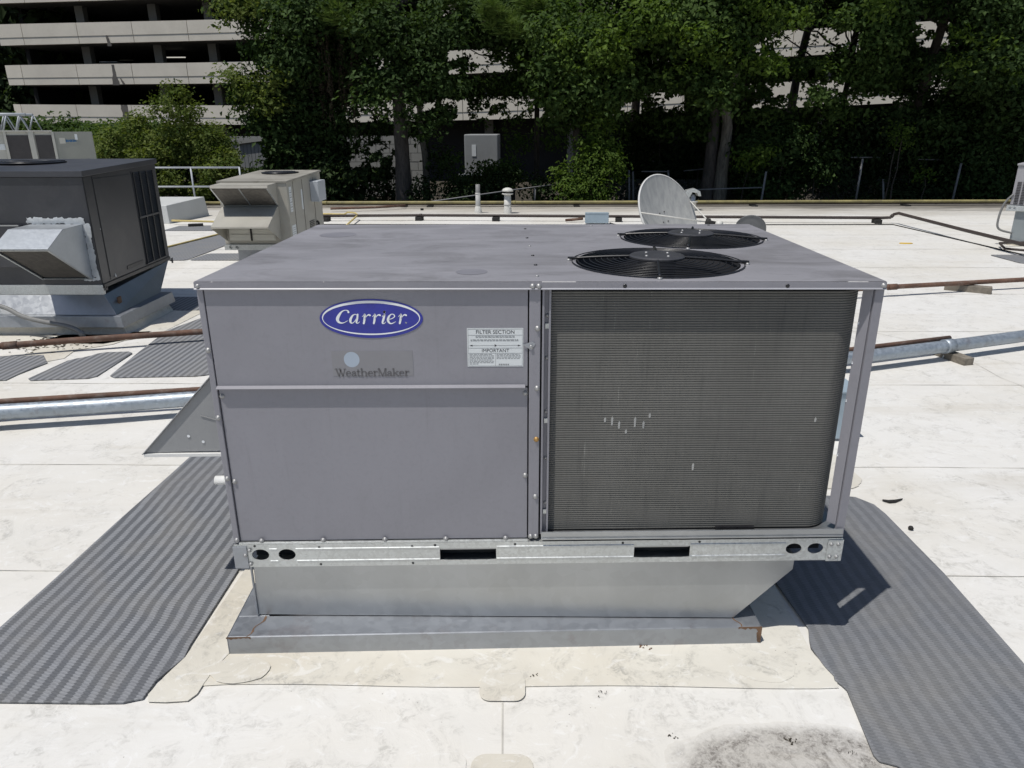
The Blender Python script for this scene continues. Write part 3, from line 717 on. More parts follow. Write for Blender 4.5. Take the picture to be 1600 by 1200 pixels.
# ---- lettering
def stroke(m, pts, y, k=5, d=.0004):
    """variable width pen stroke: pts = (x, z, width)"""
    P = smooth_path(pts, k); L = []; Rr = []
    for i, p in enumerate(P):
        a = P[max(i-1, 0)]; b = P[min(i+1, len(P)-1)]; t = (b-a)[:2]; l = np.linalg.norm(t)+1e-12; nx, nz = -t[1]/l, t[0]/l; h = max(p[2], 1e-5)/2
        L.append((p[0]+nx*h, y, p[1]+nz*h)); Rr.append((p[0]-nx*h, y, p[1]-nz*h))
    n = len(P); m.add(L+Rr, [(i, i+1, n+i+1, n+i) for i in range(n-1)])
    for p in (P[0], P[-1]):
        m.disc((p[0], y-.00003, p[1]), max(p[2], 1e-5)/2, 10, 'xz')
def blade(o):   # give lettering a real, thin thickness
    s_ = o.modifiers.new('thickness', 'SOLIDIFY'); s_.thickness = .0003; s_.offset = 0
    return o
LX, LZ = -.5495, 1.376
badge = MB(); badge.lathe([(1, 0), (1, .0012), (0, .0012)], (0, 0, 0), 72, 'y', False)
for i, p in enumerate(badge.v): badge.v[i] = (LX+p[0]*.1715, PY-.0003+p[1], LZ+p[2]*.0655)
bdg = badge.build('logo_badge', M['blue'], UNIT)
cp = lambda cx, cy: (LX+(cx-608)*2.846e-4, LZ-(cy-427)*2.82e-4)
yl = PY-.0020
m = MB(); n = 96; V = []
for k in range(n):
    a = 2*math.pi*k/n
    V.append((*[cp(606.5+571.5*math.cos(a), 417.5-204.5*math.sin(a))][0], 0)); V.append((*[cp(606.5+561*math.cos(a), 424-181*math.sin(a))][0], 0))
V = [(p[0], yl, p[1]) for p in V]
m.add(V, [(2*k, (2*k+2) % (2*n), (2*k+3) % (2*n), 2*k+1) for k in range(n)])
def st(*pts):
    stroke(m, [(*cp(x, y), w_*2.83e-4) for x, y, w_ in pts], yl)
st((348, 348, 24), (342, 332, 14), (312, 326, 9), (272, 342, 16), (235, 385, 30), (214, 430, 36), (226, 464, 27), (258, 477, 14), (292, 471, 8), (330, 450, 5))
st((445, 384, 9), (420, 374, 9), (388, 396, 20), (364, 440, 29), (366, 470, 22), (386, 478, 10), (414, 455, 7), (440, 412, 6))
st((455, 374, 16), (443, 430, 24), (432, 468, 20), (446, 480, 9), (472, 462, 5))
for ox in (0, 118, 421):
    st((505+ox, 402, 5), (525+ox, 386, 11), (537+ox, 376, 20), (531+ox, 425, 25), (517+ox, 482, 22)); st((532+ox, 432, 6), (556+ox, 396, 9), (580+ox, 380, 16), (596+ox, 386, 21))
st((735, 402, 5), (755, 386, 11), (765, 376, 20), (752, 430, 26), (736, 476, 20), (754, 484, 9), (776, 465, 5)); st((765, 346, 30), (766, 347, 31))
st((808, 437, 7), (850, 425, 8), (881, 402, 12), (876, 380, 12), (850, 373, 9), (820, 396, 20), (803, 440, 29), (816, 476, 20), (846, 484, 11), (892, 462, 5))
st((1010, 474, 18), (1013, 476, 18))
blade(m.build('logo_lettering', M['white'], bdg))
# faded sticker and faded name below the badge
MB().box(-.693, -.418, PY-.0008, PY-.0001, 1.178, 1.266).build('faded_sticker', M['ghostbox'], UNIT)
m = MB(); yl = PY-.0016
zb, ch = 1.1775, .0258
def glyph(x0, wd, strokes):
    for s_ in strokes: stroke(m, [(x0+px_*wd, zb+pz_*ch, w_*ch) for px_, pz_, w_ in s_], yl, 4)
TH, TN, SF = .21, .085, .075
serif = lambda x, y, r=.17: [(x-r, y, SF), (x, y, SF), (x+r, y, SF)]
G = {
 'W': [[(.1, 1, TH), (.22, .5, TH), (.34, .04, TH)], [(.34, .04, TN), (.45, .5, TN), (.54, .9, TN)], [(.44, 1, TH), (.58, .5, TH), (.7, .04, TH)], [(.7, .04, TN), (.82, .5, TN), (.93, 1, TN)], serif(.08, .98, .12), serif(.45, .98, .12), serif(.92, .98, .1)],
 'e': [[(.15, .38, .08), (.85, .38, .08)], [(.87, .4, .12), (.78, .6, .11), (.52, .67, .09), (.22, .55, .17), (.12, .32, .2), (.25, .08, .15), (.55, .02, .1), (.9, .14, .05)]],
 'a': [[(.16, .5, .14), (.3, .64, .09), (.55, .65, .11), (.7, .5, .2), (.7, .14, .2), (.78, .03, .12), (.98, .06, .05)], [(.68, .4, .07), (.3, .33, .13), (.12, .18, .19), (.24, .03, .12), (.48, .04, .09), (.68, .16, .07)]],
 't': [[(.42, .92, .12), (.4, .6, .2), (.4, .14, .2), (.55, .02, .12), (.92, .08, .05)], [(.08, .65, .08), (.88, .65, .08)]],
 'h': [[(.2, 1, TH), (.2, .03, TH)], [(.22, .5, .08), (.42, .65, .11), (.66, .64, .14), (.8, .45, TH), (.8, .03, TH)], serif(.2, .03), serif(.8, .03), serif(.12, .98, .1)],
 'r': [[(.32, .66, TH), (.32, .03, TH)], [(.34, .42, .08), (.52, .62, .1), (.78, .64, .16), (.9, .58, .14)], serif(.34, .03, .24), serif(.24, .65, .12)],
 'M': [[(.14, 1, TN), (.14, .03, TN)], [(.16, 1, TH), (.34, .5, TH), (.52, .06, TH)], [(.52, .06, TN), (.7, .55, TN), (.84, 1, TN)], [(.86, 1, TH), (.86, .03, TH)], serif(.14, .03, .13), serif(.86, .03, .15), serif(.12, .98, .1), serif(.9, .98, .1)],
 'k': [[(.2, 1, TH), (.2, .03, TH)], [(.24, .3, .08), (.5, .5, .08), (.78, .66, .08)], [(.42, .42, .19), (.64, .2, .2), (.86, .03, .18)], serif(.2, .03), serif(.86, .03, .16), serif(.12, .98, .1), serif(.78, .65, .14)],
}
sc_ = .252/875
for ch_, a, b in (('W', 178, 302), ('e', 300, 366), ('a', 368, 432), ('t', 428, 478), ('h', 476, 558), ('e', 560, 624), ('r', 622, 682), ('M', 680, 788), ('a', 788, 856), ('k', 852, 934), ('e', 932, 996), ('r', 994, 1056)):
    glyph(-.684+(a-180)*sc_, (b-a)*sc_, G[ch_])
blade(m.build('faded_lettering', M['ghost'], UNIT))
MB().disc((-.6255, PY-.0009, 1.236), .0265, 32, 'xz', .0268).build('pale_sticker_dot', M['dot'], UNIT)
# filter label
lab = MB().box(-.2335, -.046, PY-.0012, PY-.0001, 1.2095, 1.3430).build('filter_label', M['label'], UNIT)
yl = PY-.0016
def text(body, x, z, size, mat, parent, name, bold=0.0, align='CENTER', y=None, rot=(R_(90), 0, 0)):
    cu = bpy.data.curves.new(name, 'FONT'); cu.body = body; cu.size = size; cu.align_x = align; cu.align_y = 'CENTER'; cu.offset = bold; cu.extrude = .0001
    o = bpy.data.objects.new(name, cu); col.objects.link(o); o.rotation_euler = rot; o.location = (x, yl if y is None else y, z)
    dg = bpy.context.evaluated_depsgraph_get(); dg.update()
    me = bpy.data.meshes.new_from_object(o.evaluated_get(dg)); mw_ = o.matrix_basis.copy()
    bpy.data.objects.remove(o); me.transform(mw_); me.name = name
    me.materials.clear(); me.materials.append(mat)
    q = bpy.data.objects.new(name, me); col.objects.link(q); q.parent = parent
    return q
text('FILTER SECTION', -.1395, 1.3295, .0178, M['ink'], lab, 'label_heading')
text('IMPORTANT', -.1395, 1.2655, .0165, M['ink'], lab, 'label_heading')
m = MB()
def ln(x0, x1, z, h=.0006): m.box(x0, x1, yl, yl+.0003, z-h/2, z+h/2)
for z in (1.319, 1.2745, 1.2565): ln(-.2305, -.049, z)
ln(-.2305, -.049, 1.212); ln(-.2305, -.049, 1.340)
m.box(-.2305, -.2300, yl, yl+.0003, 1.212, 1.340); m.box(-.0495, -.049, yl, yl+.0003, 1.212, 1.340); m.box(-.1400, -.1395, yl, yl+.0003, 1.212, 1.2565)
m.prism([(-.226, yl, 1.2833), (-.216, yl, 1.2862), (-.216, yl, 1.2804)], (0, .0003, 0)); m.prism([(-.054, yl, 1.2833), (-.064, yl, 1.2862), (-.064, yl, 1.2804)], (0, .0003, 0))
m.prism([(-.142, yl, 1.2785), (-.134, yl, 1.2833), (-.142, yl, 1.2881)], (0, .0003, 0)); ln(-.216, -.143, 1.2833); ln(-.133, -.064, 1.2833)
for k in range(14): m.box(-.128+k*.0025, -.1265+k*.0025-.0005*(k % 3), yl, yl+.0003, 1.2145, 1.2195)
m.build('label_rules', M['ink'], lab)
m = MB(); rr_ = random.Random(3)
def para(x0, x1, z):   # print too small to read: one dash per word
    x = x0
    while x < x1-.004:
        w_ = min(rr_.uniform(.004, .013), x1-x); m.box(x, x+w_, yl, yl+.0003, z-.0011, z+.0011); x += w_+.0022
for z in (1.3155, 1.3115): para(-.205, -.075, z)
for z in (1.3035, 1.2998): para(-.222, -.058, z)
for k in range(8): para(-.227, -.145-.012*(k == 7)*4, 1.2525-k*.0048)
for k in range(4): para(-.136, -.055, 1.2525-k*.0048)
m.build('label_small_print', M['inkg'], lab)

# the unit sits slightly out of square on its curb: left foot lower, right foot higher
def warp(x, z): return z+.0235*(x/1.12)*max(0., (1.5-z))/1.057
done = set()
def all_children(o):
    for c in o.children:
        yield c; yield from all_children(c)
for o in [x for x in bpy.data.objects if x.type == 'MESH']:
    r = o
    while r.parent: r = r.parent
    if r is not UNIT: continue
    if o.name.startswith('bolt'):
        o.location.z = warp(o.location.x, o.location.z)
    elif o.data.name not in done:
        done.add(o.data.name); nv = len(o.data.vertices); c = np.empty(nv*3); o.data.vertices.foreach_get('co', c); c = c.reshape(-1, 3)
        c[:, 2] += .0235*(c[:, 0]/1.12)*np.maximum(0, 1.5-c[:, 2])/1.057
        o.data.vertices.foreach_set('co', c.ravel()); o.data.update()

# ------------------------------------------------------------------ curb adapter under the unit
AD = thing('curb_adapter', 'galvanised transition curb flaring out under the big grey unit', 'curb')
m = MB()
zt = .44
m.prism([(-1.068, .03, .418), (-1.075, .03, .186), (.765, .03, .186), (.966, .03, .405), (.968, .03, .462)], (0, 1.38, 0))
tr = m.build('transition_box', M['galv2'], AD, bevel=.002)
MB().box(-1.079, -1.073, .024, .032, .19, .42).build('corner_seam', M['galv3'], tr)
cap = MB()
rz = R_(2.4); tfm = Matrix.Rotation(rz, 4, 'Z'); tfm.translation = (-1.146, -.098, 0)
wd, dp = 2.004, 1.56
cap.box(0, wd, 0, .12, .176, .182); cap.box(0, .12, .1205, dp, .176, .182); cap.box(wd-.06, wd, .1205, dp, .176, .182); cap.box(0, wd, dp+.0005, dp+.004, .10, .182)
cap.box(0, wd, -.004, -.0005, .104, .182); cap.box(-.004, -.0005, -.004, dp, .104, .182); cap.box(wd+.0005, wd+.004, -.004, dp, .104, .182)
cp_ = cap.build('curb_cap', M['galv3'], AD, bevel=.002, tf=tfm)
for x0, x1, k_ in ((-.0055, .085, 1), (wd-.085, wd+.0055, 1)):
    P = []; Q = []
    for k in range(11):
        x = x0+(x1-x0)*k/10; P.append((x, -.0048, .1835)); Q.append((x, -.0048, .1795-random.uniform(0, .010)))
    MB().prism(P+Q[::-1], (0, .0006, 0)).build('rust_stain', M['rust'], cp_, tf=tfm)
P = [(wd+.0055, -.0049, .178)]; 
for k in range(9): P.append((wd-.006-random.uniform(0, .009), -.0049, .178-k*.008))
P.append((wd+.0055, -.0049, .11)); MB().prism(P, (0, .0006, 0)).build('rust_stain', M['rust'], cp_, tf=tfm)
for a_, b_ in (((.070, 0.0), (.112, .118)), ((wd-.072, 0), (wd-.10, .10))):
    P = []; Q = []
    for k in range(9):
        t_ = k/8; x = a_[0]+(b_[0]-a_[0])*t_+.006*math.sin(k*1.3); y = a_[1]+(b_[1]-a_[1])*t_; h_ = random.uniform(.0015, .005); P.append((x-h_, y, .1825)); Q.append((x+h_, y, .1825))
    MB().prism(P+Q[::-1], (0, 0, .0006)).build('rust_stain', M['rust'], cp_, tf=tfm)
# the whole machine stands 1.475 m above the roof
SC = 1.0537
for o in (UNIT, AD):
    o.location = [CAM[i]*(1-SC) for i in range(3)]; o.scale = (SC, SC, SC)
# ------------------------------------------------------------------ dark unit at the left
def wall_frame(x0, y0, x1, y1):
    """local frame on a wall: X along the wall, Y into it, Z up"""
    a = math.atan2(y1-y0, x1-x0); m_ = Matrix.Rotation(a, 4, 'Z'); m_.translation = (x0, y0, 0); return m_
DU = thing('dark_air_unit', 'dark charcoal rooftop air conditioner with a galvanised hood ringed in silver sealant', 'air conditioner', group=None)
FL, FRt, BR, BL = (-6.75, 5.25), (-4.54, 5.25), (-4.68, 7.1), (-6.89, 7.1)
m = MB().hexa([(*FL, .425), (*FRt, .425), (*BR, .425), (*BL, .425)], [(*FL, 1.53), (*FRt, 1.53), (*BR, 1.585), (*BL, 1.585)])
m.build('cabinet', M['dark'], DU, bevel=.004)
e = .022
m = MB().hexa([(FL[0], FL[1]-e, 1.532), (FRt[0]+e, FRt[1]-e, 1.532), (BR[0]+e, BR[1]+e, 1.587), (BL[0], BL[1]+e, 1.587)], [(FL[0], FL[1]-e, 1.59), (FRt[0]+e, FRt[1]-e, 1.59), (BR[0]+e, BR[1]+e, 1.645), (BL[0], BL[1]+e, 1.645)])
m.build('top_panel', M['darktop'], DU, bevel=.004)
m = MB(); m.lathe([(.36, 0), (.36, .012), (.34, .014), (.32, .004), (0, .002)], (-5.75, 6.35, 1.628), 32)
m.build('fan_opening', M['black'], DU)
m = MB()
for k in range(8):
    r = .06+.035*k; m.tube([(-5.75+r*math.cos(2*math.pi*j/28), 6.35+r*math.sin(2*math.pi*j/28), 1.648) for j in range(29)], .004, 5, False)
for a in (.4, 1.97, 3.54, 5.11): m.tube([(-5.75, 6.35, 1.65), (-5.75+.35*math.cos(a), 6.35+.35*math.sin(a), 1.646)], .006, 5)
m.build('fan_guard', M['louv'], DU)
WF = wall_frame(*FRt, *BR)
Lw = 1.855
m = MB(); m.box(.012, .02, -.006, 0, .43, 1.53); m.box(.20, .204, -.004, 0, .44, 1.525); m.box(1.13, 1.136, -.004, 0, .44, 1.53); m.build('panel_seam', M['louv'], DU, tf=WF)
MB().box(.21, 1.12, -.006, -.0005, .47, 1.50).build('side_panel', M['dark'], DU, bevel=.002, tf=WF)
MB().box(.62, 1.05, -.012, -.0065, .475, .515).build('panel_handle', M['louv'], DU, bevel=.002, tf=WF)
MB().box(1.16, 1.72, .002, .012, .45, 1.52).build('louvre_back', M['black'], DU, tf=WF)
for z0, z1 in ((.455, .985), (1.01, 1.515)):
    for c in range(3):
        x0 = 1.165+c*.186; m = MB(); nn = 26
        for k in range(nn):
            z = z0+(z1-z0)*(k+.5)/nn; m.add([(x0+.012, -.014, z-.007), (x0+.174, -.014, z-.007), (x0+.174, -.002, z+.006), (x0+.012, -.002, z+.006)], [(0, 1, 2, 3)])
        m.box(x0, x0+.0115, -.016, 0, z0, z1); m.box(x0+.1745, x0+.185, -.016, 0, z0, z1)
        m.build('louvre_panel', M['louv'], DU, tf=WF)
m = MB(); m.box(1.15, 1.73, -.018, 0, .986, 1.009); m.box(1.15, 1.73, -.018, 0, .44, .4545); m.build('louvre_frame', M['dark'], DU, bevel=.002, tf=WF)
MB().prism([(.30, -.008, .455), (.335, -.008, .445), (.33, -.008, .475), (.31, -.008, .49)], (0, .002, 0)).build('sealant_dab', M['smear'], DU, tf=WF)
MB().box(.17, .174, -.008, -.006, .98, .995).build('paint_chip', M['white'], DU, tf=WF)
# base channel that sits over the adapter
m = MB(); m.box(0, Lw, -.012, .02, .385, .4245); m.build('base_channel', M['louv'], DU, bevel=.002, tf=WF)
MB().hexa([(FL[0], FL[1]-.014, .318), (FRt[0]+.006, FRt[1]-.014, .318), (FRt[0]+.006, FRt[1]+.03, .318), (FL[0], FL[1]+.03, .318)], [(FL[0], FL[1]-.012, .424), (FRt[0]+.006, FRt[1]-.012, .424), (FRt[0]+.006, FRt[1]+.03, .424), (FL[0], FL[1]+.03, .424)]).build('base_channel', M['galv'], DU, bevel=.002)
for x, z in ((.02, .385), (1.86, .36)):
    m = MB(); plate_holes(m, x-.005, x+.055, z-.03, z+.04, -.016, [(x+.028, z+.004, .011, .011, 'o', x, x+.05)], 14, 'xz', .006); m.build('lifting_lug', M['louv'], DU, tf=WF)
# dark add-on box further left on the front
MB().box(-6.75, -5.25, 5.19, 5.2485, .62, 1.055).build('filter_door', M['dark'], DU, bevel=.003)
MB().box(-6.75, -5.26, 5.188, 5.194, 1.046, 1.058).build('door_flashing', M['ventg'], DU)
# galvanised hood
hx0, hx1 = -5.17, -4.622
prf = [(5.249, 1.055), (4.90, 1.047), (4.61, .895), (5.249, .48)]
m = MB()
for x in (hx0, hx1-.004): m.prism([(x, y, z) for y, z in prf], (.004, 0, 0))
m.prism([(hx0, y, z) for y, z in (prf[0], prf[1], (4.902, 1.051), (5.249, 1.059))], (hx1-hx0, 0, 0)); m.prism([(hx0, y, z) for y, z in (prf[1], prf[2], (4.606, .899), (4.898, 1.052))], (hx1-hx0, 0, 0))
hood2 = m.build('intake_hood', M['galvh'], DU, bevel=.001)
m = MB(); m.add([(hx0+.03, 4.65, .884), (hx1-.03, 4.65, .884), (hx1-.03, 5.23, .51), (hx0+.03, 5.23, .51)], [(0, 1, 2, 3)]); m.build('filter_screen', M['filterb'], hood2)
m = MB()
for a, b in (((hx0, 4.61, .893), (hx0+.03, 5.245, .481)), ):
    pass
def strip(p, q, w_, t_=.004):
    p = np.array(p); q = np.array(q); d = q-p; d /= np.linalg.norm(d); s = np.cross(d, [0, .55, .83]); s /= np.linalg.norm(s); nn = np.cross(d, s)*t_
    return [p-s*w_/2, q-s*w_/2, q+s*w_/2, p+s*w_/2], nn
for p, q in (((hx0+.012, 4.612, .8915), (hx0+.012, 5.245, .4815)), ((hx1-.012, 4.612, .8915), (hx1-.012, 5.245, .4815)), ((hx0, 4.625, .884), (hx1, 4.625, .884)), ((hx0, 5.235, .490), (hx1, 5.235, .490))):
    a, nn = strip(p, q, .022); m.prism(a, nn)
m.build('hood_frame', M['galv'], hood2)
# silver sealant smeared round the hood
rr_ = random.Random(5)
def smear_strip(x0, x1, z0, z1, nx, nz, name):
    V = []; F = []
    for j in range(nz+1):
        for i in range(nx+1):
            x = x0+(x1-x0)*i/nx; z = z0+(z1-z0)*j/nz; ed = (i in (0, nx)) or (j in (0, nz))
            V.append((x+rr_.uniform(-.012, .012)*ed, 5.2485-.003-(0 if ed else rr_.uniform(.001, .005)), z+rr_.uniform(-.012, .012)*ed))
    for j in range(nz):
        for i in range(nx): a = j*(nx+1)+i; F.append((a, a+1, a+nx+2, a+nx+1))
    MB().add(V, F, True).build(name, M['smear'], DU)
smear_strip(-5.20, -4.60, 1.06, 1.125, 30, 4, 'sealant_smear'); smear_strip(-4.620, -4.552, .50, 1.062, 4, 26, 'sealant_smear'); smear_strip(-4.72, -4.55, .468, .50, 10, 2, 'sealant_smear')

DC = thing('curb_adapter', 'flared galvanised curb and flange under the dark charcoal unit', 'curb')
m = MB().hexa([(-6.4, 4.76, .215), (-4.16, 4.76, .215), (-4.22, 5.82, .215), (-6.5, 5.82, .215)], [(-6.4, 4.888, .392), (-4.328, 4.888, .392), (-4.455, 6.60, .455), (-6.5, 6.60, .455)])
m.build('transition_box', M['galv2'], DC, bevel=.003)
m = MB(); m.hexa([(-6.45, 4.69, .10), (-4.07, 4.69, .10), (-4.09, 5.88, .10), (-6.45, 5.88, .10)], [(-6.45, 4.70, .214), (-4.09, 4.70, .214), (-4.11, 5.87, .214), (-6.45, 5.87, .214)])
m.build('curb_flange', M['galv3'], DC, bevel=.003)
m = MB(); m.hexa([(-6.5, 4.76, .004), (-4.08, 4.76, .004), (-4.10, 5.83, .004), (-6.5, 5.83, .004)], [(-6.45, 4.78, .11), (-4.13, 4.78, .11), (-4.15, 5.80, .11), (-6.45, 5.80, .11)])
m.build('curb_membrane', M['flash'], DC, bevel=.008)
m = MB(); m.box(.10, .17, -.02, -.004, .28, .35); m.build('rusty_bracket', M['rust'], DC, tf=wall_frame(-4.24, 4.86, -4.33, 5.9))
DS = .9537
DU.location = [CAM[i]*(1-DS) for i in range(3)]; DU.scale = (DS, DS, DS)
slab('roof_flashing', [(-6.4, 4.45), (-4.15, 4.42), (-3.78, 4.75), (-3.7, 6.1), (-6.4, 6.1)], .0045, .0035, M['flash'], kind='structure')

# ------------------------------------------------------------------ beige unit with two hoods
TU = thing('beige_air_unit', 'beige rooftop unit with two stacked hoods and a dirty fan top', 'air conditioner')
tx0, tx1, ty0, ty1 = -4.615, -3.585, 8.8, 10.75
m = MB().hexa([(tx0, ty0, .33), (tx1, ty0, .33), (tx1-.02, ty1, .33), (tx0-.02, ty1, .33)], [(tx0, ty0, 1.235), (tx1, ty0, 1.235), (tx1-.02, ty1, 1.295), (tx0-.02, ty1, 1.295)]); m.build('cabinet', M['tan'], TU, bevel=.004)
m = MB().hexa([(tx0-.015, ty0-.015, 1.237), (tx1+.015, ty0-.015, 1.237), (tx1, ty1+.015, 1.297), (tx0-.03, ty1+.015, 1.297)], [(tx0-.015, ty0-.015, 1.266), (tx1+.015, ty0-.015, 1.266), (tx1, ty1+.015, 1.326), (tx0-.03, ty1+.015, 1.326)]); m.build('top_panel', M['tantop'], TU, bevel=.004)
m = MB(); m.lathe([(.30, 0), (.30, .012), (.27, .014), (.25, .004), (0, .003)], (-4.1, 10.15, 1.312), 28); m.build('fan_opening', M['black'], TU)
m = MB()
for k in range(6):
    r = .05+.04*k; m.tube([(-4.1+r*math.cos(2*math.pi*j/24), 10.15+r*math.sin(2*math.pi*j/24), 1.33) for j in range(25)], .004, 4, False)
m.build('fan_guard', M['louv'], TU)
def hood_box(x0, x1, prof, name, par):
    m = MB()
    for x in (x0, x1-.004): m.prism([(x, y, z) for y, z in prof], (.004, 0, 0))
    for i in range(len(prof)-2):
        (ya, za), (yb, zb_) = prof[i], prof[i+1]; m.prism([(x0, ya, za), (x0, yb, zb_), (x0, yb-.003, zb_+.004), (x0, ya, za+.005)], (x1-x0, 0, 0))
    return m.build(name, M['tan'], par, bevel=.001)
h1 = hood_box(-4.57, -3.735, [(8.797, 1.235), (8.40, 1.225), (8.385, 1.185), (8.797, .905)], 'upper_hood', TU)
m = MB(); m.add([(-4.55, 8.40, 1.178), (-3.755, 8.40, 1.178), (-3.755, 8.79, .915), (-4.55, 8.79, .915)], [(0, 1, 2, 3)]); m.build('filter_screen', M['filter'], h1)
m = MB()
for x in (-4.56, -4.155, -3.745):
    m.prism([(x-.009, 8.388, 1.180), (x+.009, 8.388, 1.180), (x+.009, 8.792, .905), (x-.009, 8.792, .905)], (0, .004, .006))
m.build('filter_frame', M['galv'], h1)
h2 = hood_box(-4.57, -3.735, [(8.797, .893), (8.72, .888), (8.24, .655), (8.235, .635), (8.797, .372)], 'lower_hood', TU)
MB().box(-4.50, -3.80, 8.70, 8.71, .40, .66).build('damper_back', M['cream'], h2)
for z in (.46, .54, .62): MB().box(-4.49, -3.81, 8.688, 8.698, z-.036, z+.034).build('damper_blade', M['cream'], h2, bevel=.003)
MB().box(-4.17, -4.145, 8.675, 8.686, .40, .66).build('damper_rod', M['rubber'], h2)
m = MB(); plate_holes(m, tx0-.01, tx1+.01, .245, .328, ty0-.03, [(-4.53, .29, .026, .024, 'o', -4.57, -4.49), (-4.43, .29, .026, .024, 'o', -4.47, -4.39), (-3.70, .29, .026, .024, 'o', -3.74, -3.66)], 16, 'xz', ty0)
m.box(tx0-.01, tx1+.01, ty0, ty0+.03, .245, .328); m.box(tx1-.02, tx1+.005, ty0+.031, ty1, .245, .328); m.box(tx0-.01, tx0+.02, ty0+.031, ty1, .245, .328); m.build('base_rail', M['galv'], TU)
m = MB(); m.box(tx0+.12, tx1-.12, ty0+.14, ty1-.15, .0, .25); m.build('roof_curb', M['galv3'], TU, bevel=.004)
TF = wall_frame(tx1+.001, ty0, tx1-.019, ty1); TL = ty1-ty0
m = MB()
for x in (.30, .80, 1.45): m.box(x, x+.006, -.004, 0, .34, 1.24)
m.build('panel_seam', M['filter'], TU, tf=TF)
MB().box(.08, .20, -.004, -.0005, .80, 1.17).build('warning_label', M['label'], TU, tf=TF)
m = MB()
for k in range(9): m.box(.095, .185, -.0055, -.0045, .83+k*.036, .835+k*.036+.008*(k % 2))
m.build('label_small_print', M['inkg'], TU, tf=TF)
MB().box(.06, .26, -.004, -.0005, .40, .60).build('wiring_label', M['label'], TU, tf=TF)
m = MB()
for k in range(5): m.box(.08, .24, -.0055, -.0045, .43+k*.032, .436+k*.032)
m.build('label_small_print', M['inkg'], TU, tf=TF)
MB().box(.70, .77, -.004, -.0005, .78, 1.09).build('side_label', M['label'], TU, tf=TF)
MB().box(1.25, 1.72, -.14, -.001, .85, 1.18).build('disconnect_box', M['rail'], TU, bevel=.006, tf=TF)
MB().tube([(1.72, -.07, 1.0), (1.80, -.07, .98)], .03, 10).build('disconnect_handle', M['cream'], TU, tf=TF)
m = MB()
for k in range(6): m.box(1.05, 1.32, -.010, -.001, .40+k*.028, .412+k*.028)
m.build('vent_louvre', M['filter'], TU, tf=TF)
MB().tube(smooth_path([(1.40, -.03, .52), (1.42, -.05, .48), (1.44, -.03, .44)], 4), .02, 8).build('gas_fitting', M['rubber'], TU, tf=TF)

# ------------------------------------------------------------------ cream unit at the far left with small blue name
BU = thing('cream_air_unit', 'long cream rooftop unit with two dark coil openings and small blue name', 'air conditioner', (-9.9, 15.0, 0), R_(32))
def su(u):   # where the sight line through column u meets the front face, measured along it from the right end (negative to the left)
    p = at(u, 220, 15.0); sl = (p[0]-CAM[0])/(p[1]-CAM[1]); cx_, cy_ = math.cos(R_(32)), math.sin(R_(32))
    return -((-9.9-CAM[0])-sl*(15-CAM[1]))/(cx_-sl*cy_)
xr = su(146)
MB().box(-4.2, xr-.02, .02, 1.5, .45, 1.97).build('cabinet', M['cream'], BU, bevel=.005)
MB().box(-4.25, su(84), -.03, 1.52, 1.972, 2.0).build('top_panel', M['cream'], BU, bevel=.004)
MB().box(su(86), xr, .0, .019, .5, 1.97).build('end_panel', M['cream_shade'], BU, bevel=.003)
for u0, u1 in ((11, 46), (56, 83)): MB().box(su(u0), su(u1), .005, .0195, .6, 1.90).build('coil_opening', M['coild'], BU)
for u0, u1 in ((7, 11), (45.5, 54), (82, 86)): MB().box(su(u0), su(u1), -.025, .0045, .5, 1.971).build('cover_post', M['cream'], BU, bevel=.003)
MB().box(su(-8), su(6), .012, .0195, 1.60, 1.72).build('white_label', M['label'], BU)
MB().box(su(93), su(102), -.006, -.0005, 1.72, 1.84).build('white_label', M['cream'], BU)
MB().box(su(118), su(122), -.006, -.0005, 1.80, 1.92).build('white_label', M['label'], BU)
text('DAIKIN', su(111), 1.775, .062, M['logob'], BU, 'brand_lettering', .004, y=-.004)
MB().prism([(su(102.5), -.004, 1.80), (su(106), -.004, 1.80), (su(104), -.004, 1.745)], (0, .002, 0)).build('brand_mark', M['logob'], BU)
MB().box(-4.0, xr-.2, .15, 1.4, .0, .449).build('roof_curb', M['galv3'], BU)
TR = thing('metal_frame', 'grey metal trestle frame of slanted legs standing on the cream unit roof', 'frame')
m = MB(); m.tube([(-13.2, 15.4, 2.365), (-11.6, 15.4, 2.355)], .03, 8); m.tube([(-13.2, 15.9, 2.365), (-11.75, 15.9, 2.355)], .03, 8); m.build('top_bar', M['rail'], TR)
for x in (-13.0, -12.45, -12.05, -11.75):
    for y in (15.4, 15.9):
        MB().tube([(x, y, 2.35), (x-.11, y-.06, 2.001)], .018, 6).build('leg', M['rail'], TR); MB().tube([(x, y, 2.35), (x+.12, y+.05, 2.001)], .014, 6).build('leg', M['rail'], TR)
m = MB()
for x in (-12.45, -12.05): m.tube([(x+.14, 15.42, 2.05), (x+.38, 15.42, 2.33)], .008, 5)
m.build('brace', M['steelp'], TR)

